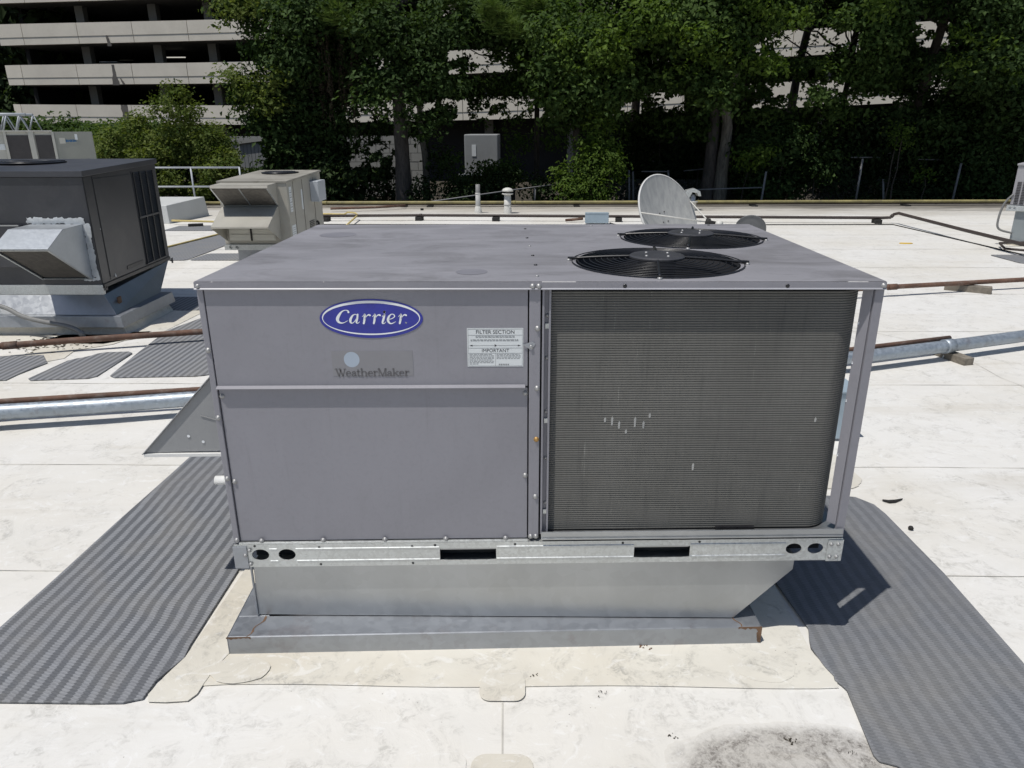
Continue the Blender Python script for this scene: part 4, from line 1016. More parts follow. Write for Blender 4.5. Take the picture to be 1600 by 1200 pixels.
# ------------------------------------------------------------------ condenser on its stand at the far right
RU = thing('grey_condenser', 'grey condenser with slotted side on a tall stand at the right edge of the roof', 'air conditioner')
MB().box(8.50, 9.6, 10.85, 11.9, .70, 1.36).build('cabinet', M['rug'], RU, bevel=.006)
MB().box(8.485, 9.62, 10.83, 11.92, 1.362, 1.395).build('top_panel', M['rug'], RU, bevel=.004)
for k, (z1) in enumerate((1.10, 1.10, .99, .99, .99, .99)):
    x = 8.545+k*.085; m = MB(); nn = 14
    for j in range(nn):
        z = .72+(z1-.72)*j/nn; m.box(x, x+.062, 10.838, 10.8495, z+.003, z+(z1-.72)/nn*.62)
    m.build('vent_slots', M['coild'], RU)
m = MB(); plate_holes(m, 8.46, 9.64, .60, .695, 10.825, [(8.515, .65, .020, .020, 'o', 8.48, 8.55), (8.585, .65, .020, .020, 'o', 8.555, 8.62), (8.80, .65, .065, .022, 'r', 8.70, 8.9)], 16, 'xz', 10.85)
m.box(8.46, 9.64, 10.8505, 10.90, .60, .695); m.build('base_rail', M['galv'], RU)
MB().box(8.6, 9.5, 10.91, 11.8, .60, .69).build('base_inside', M['dark_in'], RU)
MB().box(8.60, 9.6, 10.88, 11.8, .0, .598).build('stand', M['stand'], RU, bevel=.006)
MB().box(8.57, 9.63, 10.86, 11.83, .0, .06).build('stand_foot', M['flash'], RU, bevel=.004)
o = MB().tube(smooth_path([(8.52, 10.84, .88), (8.42, 10.82, .72), (8.38, 10.8, .45), (8.42, 10.8, .28), (8.62, 10.86, .22)], 6), .018, 8).build('flexible_conduit', M['cond'], RU)

th = R_(-40); RU.rotation_euler = (0, 0, th); pv = Vector((8.52, 10.85, 0)); RU.location = pv-(Matrix.Rotation(th, 3, 'Z') @ pv)
# ------------------------------------------------------------------ small roof things
WB = MB().hexa([(-9.6, 14.15, .0), (-8.02, 14.15, .0), (-7.82, 15.85, .0), (-9.4, 15.85, .0)], [(-9.55, 14.2, .40), (-8.06, 14.2, .40), (-7.87, 15.8, .46), (-9.35, 15.8, .46)]).build('curb_box', M['whitebox'], bevel=.012)
finish(WB, 'low white membrane covered curb box between the dark unit and the beige unit', 'curb')
GR = thing('guardrail', 'pale grey two bar guardrail at the roof edge in front of bright shrubs', 'railing')
ry = 17.6
for z, x1 in ((1.06, -7.6), (.57, -7.6)):
    MB().tube([(-13.5, ry, z), (x1, ry, z)], .024, 8).build('rail', M['rail'], GR)
for x in (-12.2, -10.5, -8.9, -7.6):
    MB().tube([(x, ry, .0), (x, ry, 1.075)], .024, 8).build('post', M['rail'], GR); MB().lathe([(.08, .0), (.08, .012), (0, .012)], (x, ry, .0), 12).build('foot_plate', M['rail'], GR)

def pipe(name, pts, r, mat, lab, cat='pipe', n=12, collars=(), k=1):
    p = smooth_path(pts, k) if k > 1 else pts
    o = MB().tube(p, r, n).build(name, mat); finish(o, lab, cat)
    for (c, rr2, ln_) in collars:
        i = c; a = np.array(pts[i], float); b = np.array(pts[i+1], float); d = (b-a)/np.linalg.norm(b-a)
        MB().tube([a+d*.02, a+d*(.02+ln_)], rr2, n).build('pipe_collar', mat, o)
    return o
pipe('rusty_pipe', [(-9, 2.7, .11), (-4.85, 3.99, .11), (-4.34, 4.17, .11), (-3.21, 4.5, .11), (-1.5, 4.98, .11), (4.44, 6.58, .12), (5.29, 6.78, .12), (6.43, 7.06, .12), (14, 8.9, .12)], .030, M['rusty'], 'long rusty brown pipe in front of the dark unit curb, behind the big unit', collars=((1, .037, .12), (3, .037, .1), (5, .039, .12)))
pipe('galvanised_pipe', [(-7.5, 1.35, .13), (-3.68, 2.30, .13), (-3.06, 2.42, .13), (-2.41, 2.58, .13), (0, 3.03, .13), (2.83, 3.62, .13), (3.68, 3.93, .13), (4.65, 4.30, .13), (10, 6.3, .13)], .056, M['galvp'], 'thick galvanised pipe running behind the big unit nearest to the camera', collars=((6, .064, .10), (5, .061, .03)))
pipe('thin_rusty_pipe', [(-7.5, 1.52, .155), (-3.70, 2.45, .155), (-2.39, 2.71, .155), (0, 3.17, .155), (2.80, 3.76, .155), (3.86, 4.14, .155)], .022, M['rusty'], 'thin rusty pipe strapped along the top of the thick galvanised pipe')
pipe('brown_pipe', [(-5.2, 14.6, .12), (-2.47, 14.73, .12), (7.85, 14.05, .12), (8.02, 14.03, .13), (8.08, 14.02, .20), (8.12, 13.9, .235), (8.10, 13.5, .23), (8.08, 11.3, .20), (8.0, 9.2, .20), (7.9, 6, .20)], .032, M['pipeb'], 'dark brown pipe crossing the far roof, stepping up at an elbow on the right', collars=((1, .038, .06), (3, .040, .05)))
pipe('yellow_gas_pipe', [(-9.5, 17.9, .12), (-5.5, 17.88, .12), (-.36, 17.85, .12), (12.96, 17.95, .12), (20, 17.95, .12)], .040, M['yellow'], 'long faded yellow gas pipe along the far roof edge', collars=((1, .047, .08), (2, .047, .08)))
pipe('dark_edge_pipe', [(-9.5, 18.05, .065), (-.36, 18.0, .065), (13, 18.1, .065), (20, 18.1, .065)], .030, M['pipeb'], 'dark pipe lying just under the yellow gas pipe at the far roof edge')
pipe('yellow_gas_pipe', [(-7.9, 14.02, .09), (-6.5, 13.72, .09), (-5.2, 13.5, .09)], .022, M['yellow2'], 'thin yellow pipe passing the white curb box towards the beige unit')
pipe('yellow_gas_pipe', [(-6.55, 9.3, .03), (-6.40, 10.42, .03), (-6.10, 12.45, .03), (-5.9, 13.4, .05)], .016, M['yellow2'], 'thin yellow line along the edge of the long ribbed mat left of the beige unit')
pipe('yellow_gas_pipe', [(-5.0, 15.2, .11), (-4.28, 15.05, .11), (-4.18, 15.02, .16), (-3.98, 14.9, .155), (-3.9, 14.8, .12), (-3.74, 12.6, .08)], .020, M['yellow2'], 'thin yellow pipe with fittings that bends down right of the beige unit')
pipe('rusty_pipe', [(-5.0, 16.6, .09), (-3.9, 16.9, .09), (-3.2, 17.4, .09)], .03, M['rusty'], 'short rusty pipe slanting to the far edge right of the beige unit')
o = pipe('flexible_conduit', smooth_path([(-5.9, 4.75, .44), (-5.29, 4.70, .32), (-5.08, 4.66, .235), (-4.90, 4.62, .195), (-4.7, 4.58, .17), (-4.52, 4.55, .14), (-4.42, 4.54, .08), (-4.40, 4.54, .0)], 5), .022, M['cond'], 'grey flexible conduit drooping along the flange of the dark unit curb', 'conduit')
MB().tube([(-4.405, 4.54, .055), (-4.43, 4.54, .095)], .029, 10).build('conduit_fitting', M['cond'], o)
pipe('drain_pipe', [(8.35, 9.75, .06), (8.05, 10.05, .06), (8.3, 10.6, .07), (8.95, 10.70, .07)], .02, M['pipeb'], 'thin dark pipe at the foot of the condenser stand')
pipe('drain_pipe', [(8.72, 10.45, .0), (8.72, 10.45, .55)], .018, M['pipeb'], 'upright dark pipe in front of the condenser stand')
# thin black cable on the roof
pipe('black_cable', [(-5.5, 13.95, .012), (2, 13.75, .012), (7.96, 13.75, .012), (8.15, 9.6, .012), (8.2, 8, .012)], .011, M['rubber'], 'thin black cable on the roof parallel to the brown pipe', 'cable', n=6)
BG = 'weathered pipe support blocks'
def block(x, y, rz, lx, ly, lz, mat, lab, name='wood_block'):
    o = MB().box(-lx/2, lx/2, -ly/2, ly/2, 0, lz).build(name, M[mat], bevel=.006); o.location = (x, y, .001); o.rotation_euler = (0, 0, rz)
    return finish(o, lab, 'block', BG)
strap_n = [0]
def strap(o, x, y, z, r, ang):
    m = MB(); P = [(0, -r*1.12*math.cos(t), z+r*1.12*math.sin(t)) for t in np.linspace(-.4, math.pi+.4, 9)]
    m.tube(P, .006, 5); q = m.build('pipe_strap', M['galv'], o); return q
b = block(3.80, 4.01, R_(105), .46, .10, .068, 'wood', 'long weathered timber block under the thick galvanised pipe at right'); strap(b, 0, 0, 0, .05, 0)
b = block(5.62, 6.88, R_(150), .52, .12, .085, 'wood', 'weathered timber block under the rusty pipe at right')
block(-3.86, 2.22, R_(100), .5, .10, .068, 'wood', 'timber block under the thick galvanised pipe at the left edge')
for x, y, lab in ((-2.46, 14.75, 'black block under the brown pipe left of the two vents'), (-.68, 14.62, 'black block under the brown pipe in front of the tall vents'), (2.11, 14.44, 'black block under the brown pipe right of the pale blue box'), (3.64, 14.34, 'black block under the brown pipe behind the small dish'), (7.75, 14.06, 'black block under the elbow of the brown pipe'), (-4.6, 14.6, 'black block under the brown pipe beside the beige unit')):
    block(x, y, R_(84), .24, .15, .088, 'rubber', lab, 'rubber_block')
for x, lab in ((-3.31, 'dark block below the yellow gas pipe nearest the pine trunk'), (-2.6, 'dark block below the yellow gas pipe just right of the pine trunk'), (1.4, 'dark block below the yellow gas pipe in front of the leafy vine shrub'), (6.2, 'dark block below the yellow gas pipe right of the dish'), (10.3, 'dark block below the yellow gas pipe towards the condenser')):
    block(x, 17.93, R_(90), .3, .16, .035, 'rubber', lab, 'rubber_block')
block(-7.2, 13.62, R_(20), .30, .13, .068, 'rubber', 'dark block under the thin yellow pipe near the white curb box', 'rubber_block')
block(-2.7, 17.0, R_(40), .07, .06, .05, 'rubber', 'tiny dark lump on the roof left of the vents', 'rubber_block')
# vents
V1 = thing('vent_pipe', 'slim plain grey vent pipe with a white base', 'vent', (-1.19, 16.3, 0)); 
MB().lathe([(.10, .0), (.095, .05), (.07, .16), (.062, .17)], (0, 0, 0), 18).build('boot', M['ventw'], V1); MB().lathe([(.062, .165), (.060, .50), (0, .50)], (0, 0, 0), 16).build('lower_pipe', M['ventg'], V1); MB().lathe([(.066, .47), (.066, .49)], (0, 0, 0), 16).build('pipe_collar', M['ventw'], V1)
MB().lathe([(.055, .50), (.055, .70), (.045, .70), (.045, .45)], (0, 0, 0), 16).build('upper_pipe', M['cond'], V1)
V2 = thing('capped_vent', 'white vent pipe with a round mushroom cap', 'vent', (-.445, 16.2, 0))
MB().lathe([(.105, .0), (.10, .10), (.088, .13), (.085, .46), (.0, .46)], (0, 0, 0), 20).build('pipe', M['ventw'], V2); MB().lathe([(.088, .20), (.094, .205), (.094, .225), (.088, .23)], (0, 0, 0), 20).build('band', M['ventg'], V2)
MB().lathe([(.088, .455), (.135, .47), (.14, .49), (.09, .495)], (0, 0, 0), 22).build('lower_rim', M['ventw'], V2); MB().lathe([(.075, .49), (.075, .54)], (0, 0, 0), 16).build('screen', M['filter'], V2); MB().lathe([(.09, .535), (.138, .54), (.142, .56), (.11, .60), (.05, .625), (0, .63)], (0, 0, 0), 22).build('cap', M['ventw'], V2)
V3 = thing('gooseneck_vent', 'silver gooseneck exhaust vent behind the large dish', 'vent', (4.26, 16.9, 0))
MB().lathe([(.13, 0), (.125, .18), (.16, .19), (.16, .21), (0, .21)], (0, 0, 0), 16).build('curb', M['ventw'], V3); MB().lathe([(.075, .2), (.075, .36), (0, .36)], (.03, 0, 0), 14).build('neck', M['galv3'], V3)
m = MB(); m.prism([(-.19, -.12, .34), (-.12, -.12, .46), (.05, -.12, .50), (.17, -.12, .44), (.20, -.12, .33), (.14, -.12, .33), (.10, -.12, .40), (.0, -.12, .42), (-.06, -.12, .30), (-.13, -.12, .25)], (0, .24, 0)); m.build('hood', M['galv'], V3, bevel=.006); V3.scale = (1.15, 1.15, 1.1)
# dishes
def make_dish(name, lab, c, nvec, R0, depth, mats, group):
    t = thing(name, lab, 'satellite dish', c, 0, group)
    n_ = Vector(nvec).normalized(); rot = n_.to_track_quat('Z', 'Y').to_matrix().to_4x4()
    pr = [(R0*k/10, -depth*(1-(k/10)**2)) for k in range(11)]
    m = MB(); m.lathe(pr, (0, 0, 0), 48); m.lathe([(r, h-.012) for r, h in pr][::-1], (0, 0, 0), 48); m.build('reflector', mats[0], t, tf=rot)
    MB().lathe([(R0-.004, .004), (R0+.012, .002), (R0+.012, -.022), (R0-.004, -.016)], (0, 0, 0), 48).build('rim', mats[1], t, tf=rot)
    return t, rot
SD, rot = make_dish('satellite_dish', 'large weathered grey satellite dish with its feed arm to the right', (2.27, 9.5, .70), (.58, -.67, .43), .655, .10, (M['dish'], M['dishrim']), None)
lnb = Vector((.58, -.30, -.10))
SDP = np.array((2.27, 9.5, .70))
def rimpt(u, v):
    best = None
    for k in range(120):
        p = rot @ Vector((.655*math.cos(k*math.pi/60), .655*math.sin(k*math.pi/60), 0)); q = px(np.array(p)+SDP); d = (q[0]-u)**2+(q[1]-v)**2
        if best is None or d < best[0]: best = (d, p)
    return tuple(best[1])
MB().tube([rimpt(1012, 331), tuple(lnb)], .011, 8).build('feed_strut', M['ventw'], SD); MB().tube([rimpt(1085, 310), tuple(lnb)], .011, 8).build('feed_strut', M['ventw'], SD); MB().tube([rimpt(1060, 395), tuple(lnb)], .016, 8).build('feed_arm', M['ventw'], SD)
dirb = (Vector((0, 0, 0))-lnb).normalized(); qf = dirb.to_track_quat('Z', 'Y').to_matrix().to_4x4(); qf.translation = lnb
m = MB(); m.lathe([(.0, .06), (.055, .055), (.06, .0), (.035, -.02), (.035, -.10), (0, -.10)], (0, 0, 0), 16); m.build('feed_horn', M['rubber'], SD, tf=qf)
m = MB(); m.lathe([(.0, -.105), (.055, -.105), (.055, -.20), (0, -.20)], (0, 0, 0), 14); m.build('feed_body', M['ventw'], SD, tf=qf)
for a, b in ((-.10, .05), (.02, .07), (-.07, -.10), (.05, -.09)):
    p = rot @ Vector((a, b, -.092)); MB().lathe([(.011, 0), (.009, .008), (0, .009)], (0, 0, 0), 8).build('mount_bolt', M['rubber'], SD, tf=Matrix.Translation(p) @ rot)
MB().tube([(-.12, .16, -.12), (-.18, .24, -.3), (-.18, .24, -.69)], .035, 10).build('mast', M['galv3'], SD); MB().box(-.6, .25, -.12, .6, -.70, -.65).build('base_frame', M['galv3'], SD)
MB().tube(smooth_path([tuple(lnb+Vector((.05, 0, -.05))), tuple(lnb+Vector((.16, .0, -.12))), tuple(lnb+Vector((.05, .1, -.22))), (.3, .1, -.45), (.0, .2, -.68)], 5), .007, 6).build('coax_cable', M['rubber'], SD)
SS, rot = make_dish('satellite_dish', 'small dark grey dish seen from behind beside the big unit top', (3.74, 10.0, .40), (.25, .9, .36), .24, .04, (M['sdish'], M['sdish']), None)
MB().tube([(0, .0, -.02), (0, -.02, -.40)], .02, 8).build('mast', M['galv3'], SS); MB().box(-.2, .2, -.2, .2, -.40, -.38).build('base_plate', M['galv3'], SS)
JB = thing('junction_box', 'pale blue metal box standing low on the far roof left of the large dish', 'box', (1.57, 14.0, 0))
MB().box(-.255, .255, -.08, .08, .03, .25).build('body', M['bluebox'], JB, bevel=.006); MB().box(-.262, .262, -.088, -.081, .235, .256).build('lid_lip', M['bluebox'], JB, bevel=.002)
for x in (-.2, .2): MB().box(x-.02, x+.02, -.05, .05, 0, .03).build('foot', M['galv3'], JB)
pipe('rusty_pipe', [(.9, 14.3, .05), (1.28, 14.18, .10)], .03, M['rusty'], 'short rusty pipe stub left of the pale blue box')
pipe('black_cable', smooth_path([(1.85, 13.9, .04), (2.05, 13.7, .01), (2.6, 13.5, .012), (3.0, 12.8, .012), (3.5, 12.2, .01)], 4), .012, M['rubber'], 'thin black cable wandering from the pale blue box to the dish', 'cable', n=6)
pipe('black_cable', smooth_path([(3.9, 10.2, .012), (4.4, 10.35, .012), (4.7, 10.2, .012), (4.3, 9.9, .012), (4.0, 9.8, .012)], 5), .009, M['rubber'], 'looped thin black cable on the roof beside the small dish', 'cable', n=6)
BX = thing('junction_box', 'blue grey box half hidden behind the right corner post of the big unit', 'box', (1.97, 2.25, 0))
MB().box(-.17, .17, -.12, .12, .02, .34).build('body', M['bluebox'], BX, bevel=.006); MB().box(-.18, .18, -.13, .13, .342, .36).build('lid', M['bluebox'], BX, bevel=.004); MB().box(-.1, .1, -.1, .1, 0, .02).build('foot', M['galv3'], BX)
# loose bits on the roof
def bit(name, pts, h, mat, lab, cat, z=.0048):
    o = MB().prism([(x, y, z) for x, y in pts], (0, 0, h)).build(name, M[mat], bevel=.001); return finish(o, lab, cat)
bit('rubber_scrap', [(1.955, 1.305), (1.985, 1.28), (2.02, 1.285), (2.075, 1.318), (2.02, 1.302), (1.985, 1.298)], .012, 'rubber', 'curled black rubber scrap on the white roof right of the grey mat', 'scrap')
o = MB().lathe([(0, 0), (.012, .004), (.014, .012), (.008, .02), (0, .022)], (1.96, 1.0, .004), 9).build('pebble', M['rubber']); finish(o, 'single black pebble on the white roof just right of the grey mat', 'pebble')
bit('yellow_scrap', blob(6.88, 11.0, .12, .08, 9, .4), .01, 'yellowm', 'small yellow scrap lying alone on the far white roof', 'scrap')
rr_ = random.Random(9)
def crumbs(name, cx, cy, s, n_, lab, mat='yard', z=.0085, ls=None):
    m = MB()
    for k in range(n_):
        x = cx+rr_.gauss(0, s); y = cy+rr_.gauss(0, s*.7); a = rr_.uniform(0, 6.28); l = rr_.uniform(.35, 1.)*(ls or s*.7)
        m.prism([(x, y, z), (x+l*math.cos(a), y+l*math.sin(a), z), (x+l*math.cos(a+.9)*.8, y+l*math.sin(a+.9)*.8, z)], (0, 0, rr_.uniform(.001, .005)))
    return finish(m.build(name, M[mat]), lab, 'debris', 'dry leaf crumbs on the roof')
o = crumbs('leaf_crumbs', -4.75, 4.42, .2, 220, 'scattered dark leaf litter beside the rusty pipe in front of the dark unit curb', ls=.045)
crumbs('leaf_crumbs', .0, -.083, .009, 8, 'dry leaf crumbs just right of the square patch'); crumbs('leaf_crumbs', .25, -.172, .009, 7, 'dry leaf crumbs in the middle of the bare roof in front'); crumbs('leaf_crumbs', .44, .088, .02, 14, 'brown crumbs caught under the front edge of the curb cap', 'rust'); crumbs('leaf_crumbs', .86, -.385, .012, 14, 'dark crumbs at the right of the dirt puddle', z=.005); crumbs('leaf_crumbs', 1.05, -.435, .007, 8, 'tiny dark crumbs at the right end of the dirt puddle', z=.005); crumbs('leaf_crumbs', .47, -.37, .010, 9, 'dark crumbs at the left of the dirt puddle', z=.005)
# ------------------------------------------------------------------ parking garage behind the trees
GA = thing('parking_garage', 'long beige concrete parking garage with dark open decks behind the trees', 'building')
def gY(u): return 52-(u/1500)*11.0
def interp(tab, u):
    us = [a for a, b in tab]; vs_ = [b for a, b in tab]; return float(np.interp(u, us, vs_)) if us[0] <= u <= us[-1] else (vs_[0]+(vs_[1]-vs_[0])*(u-us[0])/(us[1]-us[0]) if u < us[0] else vs_[-1]+(vs_[-1]-vs_[-2])*(u-us[-1])/(us[-1]-us[-2]))
bands = [([(20, 163), (370, 165), (800, 150), (1345, 122), (1560, 112)], [(27, 192), (370, 195), (800, 186), (1345, 164), (1560, 153)]),
         ([(5, 102), (370, 97), (800, 74), (1345, 40), (1560, 26)], [(13, 133), (370, 130), (800, 112), (1345, 82), (1560, 66)]),
         ([(0, 38), (370, 30), (800, 0), (1345, -42), (1560, -60)], [(0, 71), (370, 62), (800, 40), (1345, 2), (1560, -14)]),
         ([(0, -26), (370, -38), (800, -76), (1345, -124), (1560, -146)], [(0, 5), (370, -6), (800, -36), (1345, -80), (1560, -100)])]
us = [-14]+[35+k*86 for k in range(19)]
def fp(u, v, back=0.0):
    p = at(u, v, gY(u)); return (p[0], p[1]+back, p[2])
X0, X1 = at(5, 100, 52)[0], at(1560, 100, gY(1560))[0]
def xclip(p, i): return p
for bi, (top, bot) in enumerate(bands):
    for k in range(len(us)-1):
        ua, ub = us[k], us[k+1]
        L = []
        for u in (ua, ub):
            z1 = at(u, interp(top, u), gY(u)); z0 = at(u, interp(bot, u), gY(u)); x = (z1[0]+z0[0])/2
            if k == 0 and u == ua: x = X0
            L.append((x, z1[1], z0[2], z1[2]))
        (xa, ya, a0, a1), (xb, yb, b0, b1) = L
        g_ = .018; xa2, xb2 = xa+g_, xb-g_
        am, bm2 = a0+(a1-a0)*.34, b0+(b1-b0)*.34
        m = MB()
        m.hexa([(xa2, ya, am+.03), (xb2, yb, bm2+.03), (xb2, yb+.22, bm2+.03), (xa2, ya+.22, am+.03)], [(xa2, ya, a1), (xb2, yb, b1), (xb2, yb+.22, b1), (xa2, ya+.22, a1)])
        m.hexa([(xa2, ya+.03, a0), (xb2, yb+.03, b0), (xb2, yb+.22, b0), (xa2, ya+.22, a0)], [(xa2, ya+.03, am+.03), (xb2, yb+.03, bm2+.03), (xb2, yb+.22, bm2+.03), (xa2, ya+.22, am+.03)])
        m.build('parapet_panel', M['conc'], GA)
    V = []; F = []
    for k, u in enumerate(us):
        z0 = at(u, interp(bot, u), gY(u)); x = X0 if k == 0 else z0[0]
        V += [(x, z0[1]+.23, z0[2]+.04), (x, z0[1]+18, z0[2]+.04), (x, z0[1]+18, z0[2]+.30), (x, z0[1]+.23, z0[2]+.30)]
    for k in range(len(us)-1):
        for c in range(4): F.append((4*k+c, 4*k+(c+1) % 4, 4*k+4+(c+1) % 4, 4*k+4+c))
    n4 = 4*(len(us)-1); F += [(0, 1, 2, 3), (n4, n4+1, n4+2, n4+3)]
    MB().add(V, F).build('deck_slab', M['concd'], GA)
# columns: set back behind the parapets
for j, uc in enumerate([u for u in (110, 226, 314, 470, 620, 760, 900, 1040, 1180, 1320, 1450)]):
    p = at(uc, 100, gY(uc)); MB().box(p[0]-.28, p[0]+.28, p[1]+2.2, p[1]+2.8, -1.2, 15).build('column', M['colm'], GA)
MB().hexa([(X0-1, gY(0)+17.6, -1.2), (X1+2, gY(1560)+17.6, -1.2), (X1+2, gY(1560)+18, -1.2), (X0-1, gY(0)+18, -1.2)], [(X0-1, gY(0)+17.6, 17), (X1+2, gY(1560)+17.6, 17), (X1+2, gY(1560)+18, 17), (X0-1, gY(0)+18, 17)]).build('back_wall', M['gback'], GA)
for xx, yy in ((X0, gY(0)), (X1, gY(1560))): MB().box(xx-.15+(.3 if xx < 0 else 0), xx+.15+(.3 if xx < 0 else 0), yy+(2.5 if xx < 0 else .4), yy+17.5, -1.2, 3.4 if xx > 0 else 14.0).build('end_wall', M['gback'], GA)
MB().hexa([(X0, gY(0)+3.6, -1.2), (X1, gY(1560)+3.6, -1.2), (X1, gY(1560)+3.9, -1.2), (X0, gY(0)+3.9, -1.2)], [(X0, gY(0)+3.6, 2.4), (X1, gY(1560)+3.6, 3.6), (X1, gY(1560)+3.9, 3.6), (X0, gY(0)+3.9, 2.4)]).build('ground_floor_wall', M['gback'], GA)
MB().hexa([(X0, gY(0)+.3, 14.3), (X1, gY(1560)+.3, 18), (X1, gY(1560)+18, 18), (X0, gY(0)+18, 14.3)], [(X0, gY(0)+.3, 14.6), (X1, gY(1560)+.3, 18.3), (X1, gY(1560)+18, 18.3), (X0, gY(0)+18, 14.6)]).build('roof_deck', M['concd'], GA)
# water stains running down the panels under a scupper
rr_ = random.Random(21)
for u, v0, v1, w_ in ((168, 55, 72, .22), (178, 101, 133, .34), (190, 122, 132, .14), (198, 164, 190, .5), (192, 164, 182, .3)):
    Y = gY(u)-.03; a = at(u-2, v0, Y); b = at(u+4, v1, Y); P = []
    for k in range(7): t = k/6; P.append((a[0]+(b[0]-a[0])*t-w_*(.3+.5*t)*rr_.uniform(.6, 1), Y, a[2]+(b[2]-a[2])*t))
    Q = []
    for k in range(7): t = k/6; Q.append((a[0]+(b[0]-a[0])*t+w_*(.3+.5*t)*rr_.uniform(.6, 1), Y, a[2]+(b[2]-a[2])*t))
    MB().prism(P+Q[::-1], (0, .02, 0)).build('water_stain', M['stain'], GA)
p = at(273, 89.5, gY(273)+5); MB().box(p[0]-.75, p[0]+.75, p[1], p[1]+.12, p[2]-.03, p[2]+.03).build('ceiling_light', M['tube'], GA)
p = at(197, 94, gY(197)+7); MB().box(p[0]-.55, p[0]+.55, p[1], p[1]+.12, p[2]-.02, p[2]+.02).build('ceiling_light', M['cream'], GA)
# parked cars whose roofs show above the parapets
def car(u, v, mat, lab):
    Y = gY(u)+1.4; p = at(u, v, Y); z0 = p[2]-1.42
    t = thing('parked_car', lab, 'car', (p[0], Y+2.2, z0), 0, 'cars parked on the garage deck')
    m = MB(); pr = [(-.88, .35), (-.9, .75), (-.80, .92), (.80, .92), (.9, .75), (.88, .35)]
    m.prism([(x, -2.2, z) for x, z in pr], (0, 4.3, 0)); m.build('body', mat, t, bevel=.08)
    m = MB(); m.hexa([(-.80, -1.6, .92), (.80, -1.6, .92), (.80, 1.6, .92), (-.80, 1.6, .92)], [(-.62, -1.05, 1.42), (.62, -1.05, 1.42), (.62, .9, 1.42), (-.62, .9, 1.42)]); m.build('cabin', M['glass'], t, bevel=.05)
    MB().box(-.63, .63, -1.05, .92, 1.40, 1.45).build('roof', mat, t, bevel=.02)
    for sx in (-.8, .8):
        for sy in (-1.35, 1.35): MB().lathe([(0, -.1), (.32, -.1), (.32, .1), (0, .1)], (sx, sy, .32), 16, 'x').build('wheel', M['rubber'], t)
    return t
car(155, 94.5, M['carw'], 'white car roof just showing above the garage parapet left of the lit tube'); car(357, 94, M['carb'], 'blue car roof just showing above the garage parapet beside the tree')

# pale wall, shed and a white container between the trees and the garage
BW = thing('block_wall', 'pale low block wall half hidden behind the pine trunks', 'wall')
a = at(372, 228, 37); b = at(640, 213, 34)
m = MB()
x0_, x1_ = a[0], at(655, 240, 34)[0]; nx = 14; nz = 7; ztop = 1.75
MB().box(x0_, x1_, 36.02, 36.3, -1.2, ztop-.02).build('wall_core', M['wallp'], BW)
proto = None
for j in range(nz):
    for i in range(nx):
        bw, bh = (x1_-x0_)/nx, (ztop+1.2)/nz; off = .5*bw*(j % 2)
        xa, xb = x0_+i*bw+off, min(x0_+(i+1)*bw+off, x1_)
        if xb-xa < .1: continue
        MB().box(xa+.012, xb-.012, 35.98+random.uniform(-.006, .006), 36.019, -1.2+j*bh+.012, -1.2+(j+1)*bh-.012).build('block', M['wallp'], BW)
SH = thing('board_shed', 'grey board shed with a pale slanted roof edge beside the bright shrub', 'shed')
a = at(374, 224, 33); b = at(425, 212, 33)
MB().box(a[0], b[0], 33, 35.5, -1.2, 1.45).build('wall_board', M['wallg'], SH)
n_ = 9
for k in range(n_):
    xa = a[0]+(b[0]-a[0])*k/n_; xb = a[0]+(b[0]-a[0])*(k+1)/n_; MB().box(xa+.01, xb-.01, 32.97, 32.999, -1.2, 1.44).build('wall_board', M['wallg'], SH)
MB().prism([(a[0]-.15, 32.85, 1.40), (b[0]+.15, 32.85, 1.62), (b[0]+.15, 32.85, 1.76), (a[0]-.15, 32.85, 1.54)], (0, 2.8, 0)).build('roof', M['wallp'], SH)
a = at(725, 210, 39); b = at(778, 252, 39)
CN = thing('white_container', 'pale box container standing half hidden beyond the trees above the vents', 'container', ((a[0]+b[0])/2, 39, -1.2))
hw = (b[0]-a[0])/2; ht = a[2]+1.2
MB().box(-hw, hw, 0, 4.5, .55, ht).build('body', M['box'], CN, bevel=.05)
MB().box(-hw*.55, -hw*.3, -.03, -.001, ht*.62, ht*.82).build('notice', M['label'], CN)
m = MB(); m.box(-hw*.9, hw*.9, -.025, -.001, .58, .66); m.build('door_seam', M['wallg'], CN)
for sx in (-.75, .75):
    for sy in (.8, 3.7): MB().lathe([(0, -.12), (.42, -.12), (.42, .12), (0, .12)], (sx*hw, sy, .42), 16, 'x').build('wheel', M['rubber'], CN)
MB().box(-hw*.9, hw*.9, .1, 4.4, .40, .55).build('chassis', M['rubber'], CN)
a = at(735, 282, 34)
PL = thing('loading_dock', 'dark loading platform low behind the tall vents', 'platform'); MB().box(a[0]-.2, a[0]+2.2, 30, 31.5, -1.2, at(735, 277, 30)[2]).build('body', M['gback'], PL); MB().box(a[0]-.3, a[0]+2.3, 29.9, 31.6, at(735, 277, 30)[2]+.001, at(735, 275, 30)[2]+.03).build('deck', M['wallg'], PL)

